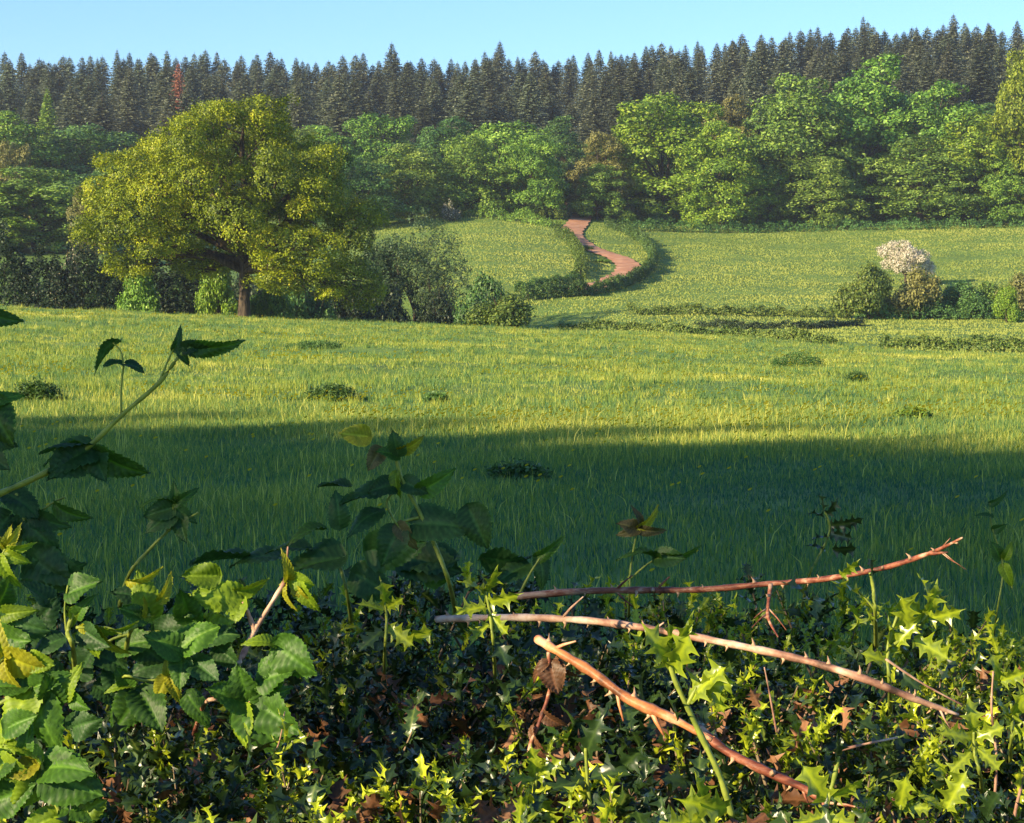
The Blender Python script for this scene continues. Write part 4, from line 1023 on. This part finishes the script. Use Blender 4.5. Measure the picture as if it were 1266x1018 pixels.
shoot('bramble_shoot', 'five-part fresh green bramble leaf, the lowest right of the left-hand leaves', 'bramble',
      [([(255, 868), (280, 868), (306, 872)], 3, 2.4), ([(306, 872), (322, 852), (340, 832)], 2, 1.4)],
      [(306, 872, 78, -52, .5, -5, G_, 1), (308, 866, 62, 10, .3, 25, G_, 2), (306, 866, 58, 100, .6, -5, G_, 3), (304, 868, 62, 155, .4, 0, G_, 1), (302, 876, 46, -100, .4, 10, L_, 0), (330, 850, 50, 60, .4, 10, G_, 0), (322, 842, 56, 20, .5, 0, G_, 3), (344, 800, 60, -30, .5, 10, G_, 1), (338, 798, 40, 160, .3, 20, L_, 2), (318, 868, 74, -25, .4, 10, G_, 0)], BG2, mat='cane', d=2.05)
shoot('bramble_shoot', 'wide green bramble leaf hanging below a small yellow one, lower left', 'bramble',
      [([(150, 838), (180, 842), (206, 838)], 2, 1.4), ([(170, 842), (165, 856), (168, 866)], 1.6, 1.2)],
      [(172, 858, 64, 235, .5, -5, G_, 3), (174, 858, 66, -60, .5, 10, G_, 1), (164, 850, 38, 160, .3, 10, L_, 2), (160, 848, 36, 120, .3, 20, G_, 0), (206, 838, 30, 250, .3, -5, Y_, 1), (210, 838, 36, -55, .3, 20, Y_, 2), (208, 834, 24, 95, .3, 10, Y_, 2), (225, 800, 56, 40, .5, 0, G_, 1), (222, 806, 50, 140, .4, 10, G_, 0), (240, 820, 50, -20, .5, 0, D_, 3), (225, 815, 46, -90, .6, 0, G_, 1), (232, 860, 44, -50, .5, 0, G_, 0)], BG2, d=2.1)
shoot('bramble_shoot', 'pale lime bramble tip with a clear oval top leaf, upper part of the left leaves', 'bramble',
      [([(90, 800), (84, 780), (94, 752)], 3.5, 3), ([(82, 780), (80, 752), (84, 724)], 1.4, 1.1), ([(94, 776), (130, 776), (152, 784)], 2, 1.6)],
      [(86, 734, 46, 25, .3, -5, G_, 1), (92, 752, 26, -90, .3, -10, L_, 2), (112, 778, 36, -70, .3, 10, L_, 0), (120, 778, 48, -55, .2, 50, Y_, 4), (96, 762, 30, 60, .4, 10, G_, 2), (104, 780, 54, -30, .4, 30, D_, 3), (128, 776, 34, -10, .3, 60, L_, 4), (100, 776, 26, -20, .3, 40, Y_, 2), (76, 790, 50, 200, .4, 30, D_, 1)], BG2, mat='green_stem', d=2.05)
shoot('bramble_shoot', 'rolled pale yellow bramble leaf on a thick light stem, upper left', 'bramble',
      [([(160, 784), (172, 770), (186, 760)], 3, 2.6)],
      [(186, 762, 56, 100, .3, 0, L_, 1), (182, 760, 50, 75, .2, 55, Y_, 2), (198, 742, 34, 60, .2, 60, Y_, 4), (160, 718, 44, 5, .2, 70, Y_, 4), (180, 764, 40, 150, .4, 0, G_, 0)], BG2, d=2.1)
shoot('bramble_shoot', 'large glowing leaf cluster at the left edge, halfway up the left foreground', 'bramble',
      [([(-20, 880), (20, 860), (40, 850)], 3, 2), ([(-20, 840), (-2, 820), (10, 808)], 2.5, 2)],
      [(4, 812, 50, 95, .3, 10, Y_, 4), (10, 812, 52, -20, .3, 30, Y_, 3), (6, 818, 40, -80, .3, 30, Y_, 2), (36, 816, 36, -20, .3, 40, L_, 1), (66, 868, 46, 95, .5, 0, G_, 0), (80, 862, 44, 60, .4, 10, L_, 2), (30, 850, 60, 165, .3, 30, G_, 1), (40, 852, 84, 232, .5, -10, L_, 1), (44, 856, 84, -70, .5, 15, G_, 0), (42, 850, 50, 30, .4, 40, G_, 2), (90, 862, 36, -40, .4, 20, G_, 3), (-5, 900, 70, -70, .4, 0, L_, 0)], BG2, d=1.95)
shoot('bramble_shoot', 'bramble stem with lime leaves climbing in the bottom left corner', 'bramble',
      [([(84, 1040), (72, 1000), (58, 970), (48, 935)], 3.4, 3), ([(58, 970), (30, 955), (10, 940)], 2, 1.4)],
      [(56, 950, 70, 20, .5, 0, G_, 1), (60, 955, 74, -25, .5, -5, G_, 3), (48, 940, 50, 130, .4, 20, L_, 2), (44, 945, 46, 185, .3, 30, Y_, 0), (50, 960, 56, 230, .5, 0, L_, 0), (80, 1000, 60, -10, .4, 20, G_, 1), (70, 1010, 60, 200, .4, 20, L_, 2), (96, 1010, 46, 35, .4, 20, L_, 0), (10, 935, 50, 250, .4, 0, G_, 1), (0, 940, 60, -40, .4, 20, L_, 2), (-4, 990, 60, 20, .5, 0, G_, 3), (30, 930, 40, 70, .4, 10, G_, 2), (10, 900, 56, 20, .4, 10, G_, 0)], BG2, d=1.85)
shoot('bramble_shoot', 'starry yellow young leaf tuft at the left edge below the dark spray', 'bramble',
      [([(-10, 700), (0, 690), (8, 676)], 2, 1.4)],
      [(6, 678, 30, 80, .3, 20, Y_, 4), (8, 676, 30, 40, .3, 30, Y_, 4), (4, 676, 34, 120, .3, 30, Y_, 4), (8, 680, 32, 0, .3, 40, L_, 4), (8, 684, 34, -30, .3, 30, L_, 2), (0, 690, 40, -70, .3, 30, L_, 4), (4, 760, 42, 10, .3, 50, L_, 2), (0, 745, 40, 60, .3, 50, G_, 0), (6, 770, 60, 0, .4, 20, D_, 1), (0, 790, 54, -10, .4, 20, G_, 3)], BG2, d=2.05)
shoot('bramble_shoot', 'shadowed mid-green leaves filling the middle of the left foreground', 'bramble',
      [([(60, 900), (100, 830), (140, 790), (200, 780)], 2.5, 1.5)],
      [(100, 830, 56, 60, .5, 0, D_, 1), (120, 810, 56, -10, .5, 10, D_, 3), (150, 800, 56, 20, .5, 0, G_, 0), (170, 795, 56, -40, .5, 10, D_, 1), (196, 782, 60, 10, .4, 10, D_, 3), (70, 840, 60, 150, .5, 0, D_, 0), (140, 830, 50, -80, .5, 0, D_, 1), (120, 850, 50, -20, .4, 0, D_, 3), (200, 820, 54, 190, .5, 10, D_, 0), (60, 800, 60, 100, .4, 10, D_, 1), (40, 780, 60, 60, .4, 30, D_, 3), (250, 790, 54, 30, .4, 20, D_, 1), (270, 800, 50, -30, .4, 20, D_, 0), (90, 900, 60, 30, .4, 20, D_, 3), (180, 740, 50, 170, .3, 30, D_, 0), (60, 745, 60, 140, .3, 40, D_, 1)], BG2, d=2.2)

# thorny canes
CG = 'thorny bramble canes lying across the hedge'
shoot('bramble_cane', 'long dark red thorny cane arching out over the shaded grass to the upper right', 'bramble', [([(636, 738, 2.75), (720, 731, 2.72), (800, 730, 2.7), (870, 729, 2.65), (950, 722, 2.6), (1020, 716, 2.55), (1090, 703, 2.5), (1150, 684, 2.45), (1190, 665, 2.4)], 4.4, 3.0), ([(1150, 684, 2.45), (1160, 684, 2.44), (1172, 683, 2.43)], 3, 2)], [], CG, True, 'cane', 2.6)
shoot('bramble_cane', 'pale pinkish thorny cane crossing the hedge top and sloping down to the right', 'bramble', [([(540, 766, 2.6), (600, 764, 2.55), (660, 764, 2.5), (730, 768, 2.45), (800, 777, 2.4), (860, 788, 2.35), (930, 802, 2.3), (1000, 818, 2.25), (1070, 840, 2.2), (1130, 864, 2.2), (1185, 884, 2.2)], 4.6, 5.0)], [], CG, True, 'cane_grey', 2.4)
shoot('bramble_cane', 'thick bright orange cane with a cut end, slanting down through the holly', 'bramble', [([(664, 790, 2.05), (690, 806, 2.02), (730, 830, 2.0), (780, 866, 1.97), (830, 888, 1.95), (880, 915, 1.93)], 5.4, 7.5)], [], CG, True, 'cane_orange', 2.0)
shoot('bramble_cane', 'lower dull red cane continuing towards the bottom edge', 'bramble', [([(862, 900, 2.0), (900, 930, 1.98), (950, 955, 1.96), (1010, 985, 1.94), (1040, 1030, 1.9)], 6.0, 5.5)], [], CG, True, 'cane', 1.97)
shoot('bramble_cane', 'short brown twig hanging down from the long red cane', 'bramble', [([(953, 722, 2.58), (950, 745, 2.56), (950, 765, 2.54), (962, 788, 2.5)], 2.6, 2.2)], [], CG, True, 'cane', 2.5)
for nm, pts, r0, lab in (('twig', [(1228, 1010), (1232, 940), (1226, 880), (1228, 830)], 2, 'thin pale upright twig near the right edge'), ('twig', [(1095, 815), (1140, 845), (1190, 872)], 1.6, 'thin pale twig crossing below the sloping pink cane'),
        ('twig', [(960, 905), (950, 850), (945, 825)], 1.4, 'thin upright twig under the middle of the pink cane'), ('twig', [(300, 960), (340, 930), (352, 880)], 1.2, 'hair-thin curved twig in the dark middle of the hedge'), ('twig', [(1250, 1030), (1256, 1000), (1262, 975)], 3, 'stubby brown twig in the bottom right corner'), ('twig', [(1030, 930), (1070, 920), (1110, 912)], 2, 'short straw-coloured twig in the lower right of the hedge')):
    shoot(nm, lab, 'twig', [(pts, r0, r0 * .6)], [], 'loose twigs in the hedge', False, 'cane_grey', 2.0)

# withered bramble leaf hanging from the cut cane
shoot('withered_spray', 'withered brown bramble leaves hanging below the cut end of the orange cane', 'dead leaves',
      [([(678, 806), (680, 850), (668, 890), (656, 920), (654, 942)], 2.4, 2.6)], [(680, 820, 46, -80, .3, 20, 'dead_leaf', 1), (676, 820, 30, 220, .3, 30, 'dead_leaf', 4), (672, 882, 34, -40, .3, 40, 'dead_leaf', 2), (660, 900, 28, -90, .3, 30, 'dead_leaf', 2), (690, 815, 32, -60, .3, 50, 'dead_leaf', 2), (664, 925, 24, -60, .3, 50, 'dead_leaf', 4)], None, False, 'cane', 2.03)

# standout holly sprigs
HN, HO = 'holly_new', 'holly_old'
SG = 'bright holly sprigs standing out of the hedge'
def sprig(label, stems, leaves, d=2.0): return shoot('holly_sprig', label, 'holly', stems, leaves, SG, False, 'green_stem', d, True)
sprig('tall yellow-green holly sprig with two big spiny leaves, right of the orange cane', [([(905, 1010), (890, 960), (862, 900), (834, 840), (826, 806)], 4.5, 3), ([(850, 872), (862, 850), (880, 830)], 3, 2)],
      [(828, 822, 64, 120, .3, -20, HN, 0), (830, 830, 60, 75, .2, 10, HN, 1), (832, 802, 54, 55, .2, 40, HN, 2), (852, 866, 74, 48, .3, -10, HN, 3), (858, 850, 58, 20, .3, 20, HN, 4), (880, 846, 46, -50, .3, 20, HN, 5), (826, 800, 34, 95, .2, 60, HN, 6), (838, 890, 40, 110, .3, 40, HO, 7)], 1.85)
sprig('yellow-green holly leaf pair low down at the foot of the tall sprig', [([(880, 1040), (868, 1010), (866, 990)], 4, 3)], [(900, 1000, 78, 165, .3, -10, HN, 0), (866, 1010, 60, 190, .3, 20, HN, 3), (870, 1000, 50, 100, .3, 40, HN, 5)], 1.75)
sprig('bright upright holly sprig near the bottom, right of the red cane', [([(1010, 1040), (1024, 990), (1034, 950), (1036, 935)], 3.6, 2.6)], [(1022, 990, 56, 130, .3, 0, HN, 1), (1030, 985, 50, 40, .3, 30, HN, 2), (1034, 945, 40, 90, .3, 40, HO, 4), (1020, 1010, 50, -10, .3, 10, HN, 6), (1016, 1010, 50, 200, .3, 20, HN, 7)], 1.8)
sprig('cluster of yellow holly leaves at the top of the hedge, right side', [([(1100, 850), (1098, 800), (1110, 760)], 3, 2), ([(1100, 800), (1130, 780), (1146, 760)], 2.4, 2)],
      [(1146, 762, 46, 75, .2, 30, HN, 0), (1140, 765, 44, 130, .2, 10, HN, 1), (1150, 765, 44, 20, .3, 30, HN, 2), (1124, 780, 50, 110, .3, 0, HN, 3), (1130, 790, 50, -30, .3, 20, HN, 4), (1098, 810, 50, 85, .2, 40, HN, 5), (1100, 820, 46, 150, .3, 10, HN, 6), (1106, 800, 46, 50, .3, 10, HN, 7), (1108, 830, 46, -40, .3, 20, HO, 1), (1150, 745, 36, 110, .2, 50, HN, 5)], 2.25)
sprig('pale holly sprig beside the cane at the hedge top, right of centre', [([(1082, 760), (1080, 730), (1076, 708)], 2.8, 2.2), ([(1082, 755), (1070, 740), (1060, 730)], 1.4, 1)],
      [(1062, 735, 40, 150, .3, 50, HN, 4), (1040, 712, 30, 40, .3, 60, HN, 2), (1082, 765, 40, 190, .3, 40, HN, 5), (1030, 745, 44, 170, .3, 50, HO, 3), (1078, 712, 26, 110, .3, 50, HO, 6), (1000, 740, 40, 140, .3, 50, HO, 1)], 2.4)
sprig('dark upright holly sprig standing above the hedge against the shaded grass', [([(1000, 712), (1014, 685), (1026, 655), (1020, 632)], 1.8, 1.4)],
      [(1020, 640, 26, 150, .3, 50, HO, 0), (1022, 636, 26, 60, .3, 30, HO, 1), (1026, 650, 34, 10, .3, 50, HO, 2), (1040, 648, 30, 20, .3, 60, HO, 3), (1026, 660, 30, -15, .3, 20, HO, 4), (1024, 664, 28, 180, .3, 40, HO, 5), (1030, 680, 34, 5, .3, 60, HO, 6), (1020, 680, 28, 160, .3, 30, HO, 7), (1018, 632, 24, 100, .3, 70, HO, 2)], 2.9)
sprig('yellow-green four-leaved holly sprig near the right edge', [([(1212, 960), (1205, 930), (1204, 905)], 3, 2)], [(1204, 910, 50, 100, .3, -10, HN, 0), (1206, 912, 44, 20, .3, 10, HN, 1), (1202, 914, 46, 165, .3, 10, HN, 2), (1208, 925, 44, -50, .3, 0, HN, 3), (1200, 930, 40, 225, .3, 0, HN, 4)], 2.0)
sprig('single broad yellow-green holly leaf near the bottom right', [([(1110, 1030), (1112, 1010), (1114, 995)], 2.4, 2)], [(1112, 1000, 50, 80, .4, -20, HN, 6), (1116, 1000, 40, 0, .3, 10, HN, 2), (1170, 1000, 52, 60, .3, 10, HN, 4), (1165, 1000, 40, 150, .3, 10, HN, 5)], 1.85)
sprig('yellow holly leaves at the right edge below the sloping cane', [([(1250, 920), (1252, 890), (1250, 870)], 2.4, 2)], [(1248, 890, 46, 75, .3, 30, HN, 1), (1252, 892, 40, 130, .3, 20, HN, 2), (1254, 900, 44, -30, .3, 10, HN, 3), (1235, 840, 40, 100, .3, 10, HN, 6), (1238, 842, 40, 20, .3, 10, HN, 5)], 2.1)
sprig('twisted yellow-tipped holly sprig at the hedge top, centre', [([(610, 800), (606, 760), (600, 730)], 2.4, 1.8)],
      [(600, 732, 40, 60, .3, 50, HN, 0), (598, 734, 40, 150, .3, 40, HN, 1), (604, 745, 40, 20, .3, 50, HN, 2), (600, 750, 46, 190, .3, 30, HN, 3), (606, 760, 40, -40, .3, 40, HN, 4), (604, 772, 40, 220, .3, 20, HN, 5), (612, 790, 40, -60, .3, 20, HO, 6), (600, 730, 30, 100, .2, 60, HO, 7)], 2.3)
sprig('small yellow-tipped holly sprig at the hedge top, left of centre', [([(476, 800), (478, 770), (476, 745)], 2.2, 1.6)], [(476, 748, 34, 95, .2, 40, HN, 1), (478, 752, 34, 30, .3, 40, HN, 3), (474, 755, 34, 160, .3, 30, HN, 5), (480, 775, 40, -30, .3, 20, HN, 2), (472, 780, 40, 215, .3, 20, HO, 4), (500, 790, 42, 20, .3, 40, HN, 6)], 2.4)
sprig('yellow star-shaped holly tip among brown leaves, bottom centre', [([(660, 1000), (662, 975), (664, 955)], 2.4, 2)], [(662, 960, 40, 100, .3, 10, HN, 2), (664, 962, 40, 30, .3, 20, HN, 3), (660, 964, 40, 165, .3, 10, HN, 4), (664, 985, 46, -60, .3, 10, HN, 5), (658, 985, 40, 240, .3, 10, HN, 6)], 1.95)
sprig('large glossy dark holly leaves low in the hedge, right of the withered leaves', [([(730, 1000), (726, 960), (724, 925)], 3, 2)], [(724, 935, 66, 80, .4, -10, HO, 0), (728, 960, 66, 10, .4, -10, HO, 1), (722, 965, 60, 190, .4, 10, HO, 2), (728, 990, 70, -20, .4, 0, HO, 3), (760, 960, 60, 40, .3, 20, HO, 5)], 1.95)

# ------------------------------------------------------------------ sun, sky, air, camera
SUN_EL = math.radians(20.5); SUN_AZ = math.radians(54)      # the light comes from behind the viewer, over the left shoulder
sd = bpy.data.lights.new('sun', 'SUN'); sd.energy = 5.0; sd.angle = math.radians(.6); sd.color = (1.0, .82, .50)
so = bpy.data.objects.new('sun', sd); COL.objects.link(so)
ldir = Vector((math.sin(SUN_AZ) * math.cos(SUN_EL), math.cos(SUN_AZ) * math.cos(SUN_EL), -math.sin(SUN_EL)))
so.rotation_euler = ldir.to_track_quat('-Z', 'Y').to_euler(); so.location = (-30, -30, 30)
w = bpy.data.worlds.new('World'); SC.world = w; w.use_nodes = True
nt = w.node_tree; nt.nodes.clear()
sk = nt.nodes.new('ShaderNodeTexSky'); sk.sky_type = 'NISHITA'; sk.sun_disc = False
sk.sun_elevation = SUN_EL; sk.sun_rotation = math.radians(180 + 54); sk.air_density = 1.0; sk.dust_density = .1; sk.ozone_density = 3.0
bg = nt.nodes.new('ShaderNodeBackground'); bg.inputs['Strength'].default_value = .096
wo = nt.nodes.new('ShaderNodeOutputWorld')
tm = nt.nodes.new('ShaderNodeMix'); tm.data_type = 'RGBA'; tm.blend_type = 'MULTIPLY'; tm.inputs['Factor'].default_value = 1; tm.inputs[7].default_value = (.68, .86, 1.08, 1)
nt.links.new(sk.outputs[0], tm.inputs[6]); nt.links.new(tm.outputs[2], bg.inputs[0]); nt.links.new(bg.outputs[0], wo.inputs[0])

# air over the valley
HAZE = .0002
bm = MB()
x0, x1, y0, y1, z0, z1 = -2600, 2600, -80, 1510, -12, 95
bm.add([(x0, y0, z0), (x1, y0, z0), (x1, y1, z0), (x0, y1, z0), (x0, y0, z1), (x1, y0, z1), (x1, y1, z1), (x0, y1, z1)],
       [np.array([(0, 3, 2, 1), (4, 5, 6, 7), (0, 1, 5, 4), (1, 2, 6, 5), (2, 3, 7, 6), (3, 0, 4, 7)])])
hm, hn, HN, HL = newmat('haze_air')
pv = HN.new('ShaderNodeVolumePrincipled'); pv.inputs['Color'].default_value = (.78, .86, 1, 1); pv.inputs['Density'].default_value = HAZE; pv.inputs['Anisotropy'].default_value = .2
ho = HN.new('ShaderNodeOutputMaterial'); HL.new(pv.outputs[0], ho.inputs['Volume'])
if HAZE:
    hz = obj('haze', bm.mesh('haze'), hm); tag(hz, kind='stuff')

cd = bpy.data.cameras.new('camera'); cam = bpy.data.objects.new('camera', cd); COL.objects.link(cam)
cd.sensor_fit = 'HORIZONTAL'; cd.sensor_width = 36; cd.lens = 36 * F / 1266
cd.clip_start = .05; cd.clip_end = 6000
cam.location = (0, 0, EYE); cam.rotation_euler = (PI / 2 - PIT, 0, 0)
SC.camera = cam
vs = SC.view_settings; vs.view_transform = 'Standard'; vs.look = 'None'; vs.gamma = 1; vs.exposure = 1.24
SC.render.engine = 'CYCLES'
SC.cycles.use_denoising = True
SC.cycles.max_bounces = 8; SC.cycles.diffuse_bounces = 4; SC.cycles.glossy_bounces = 2; SC.cycles.transmission_bounces = 4; SC.cycles.volume_bounces = 0; SC.cycles.transparent_max_bounces = 4
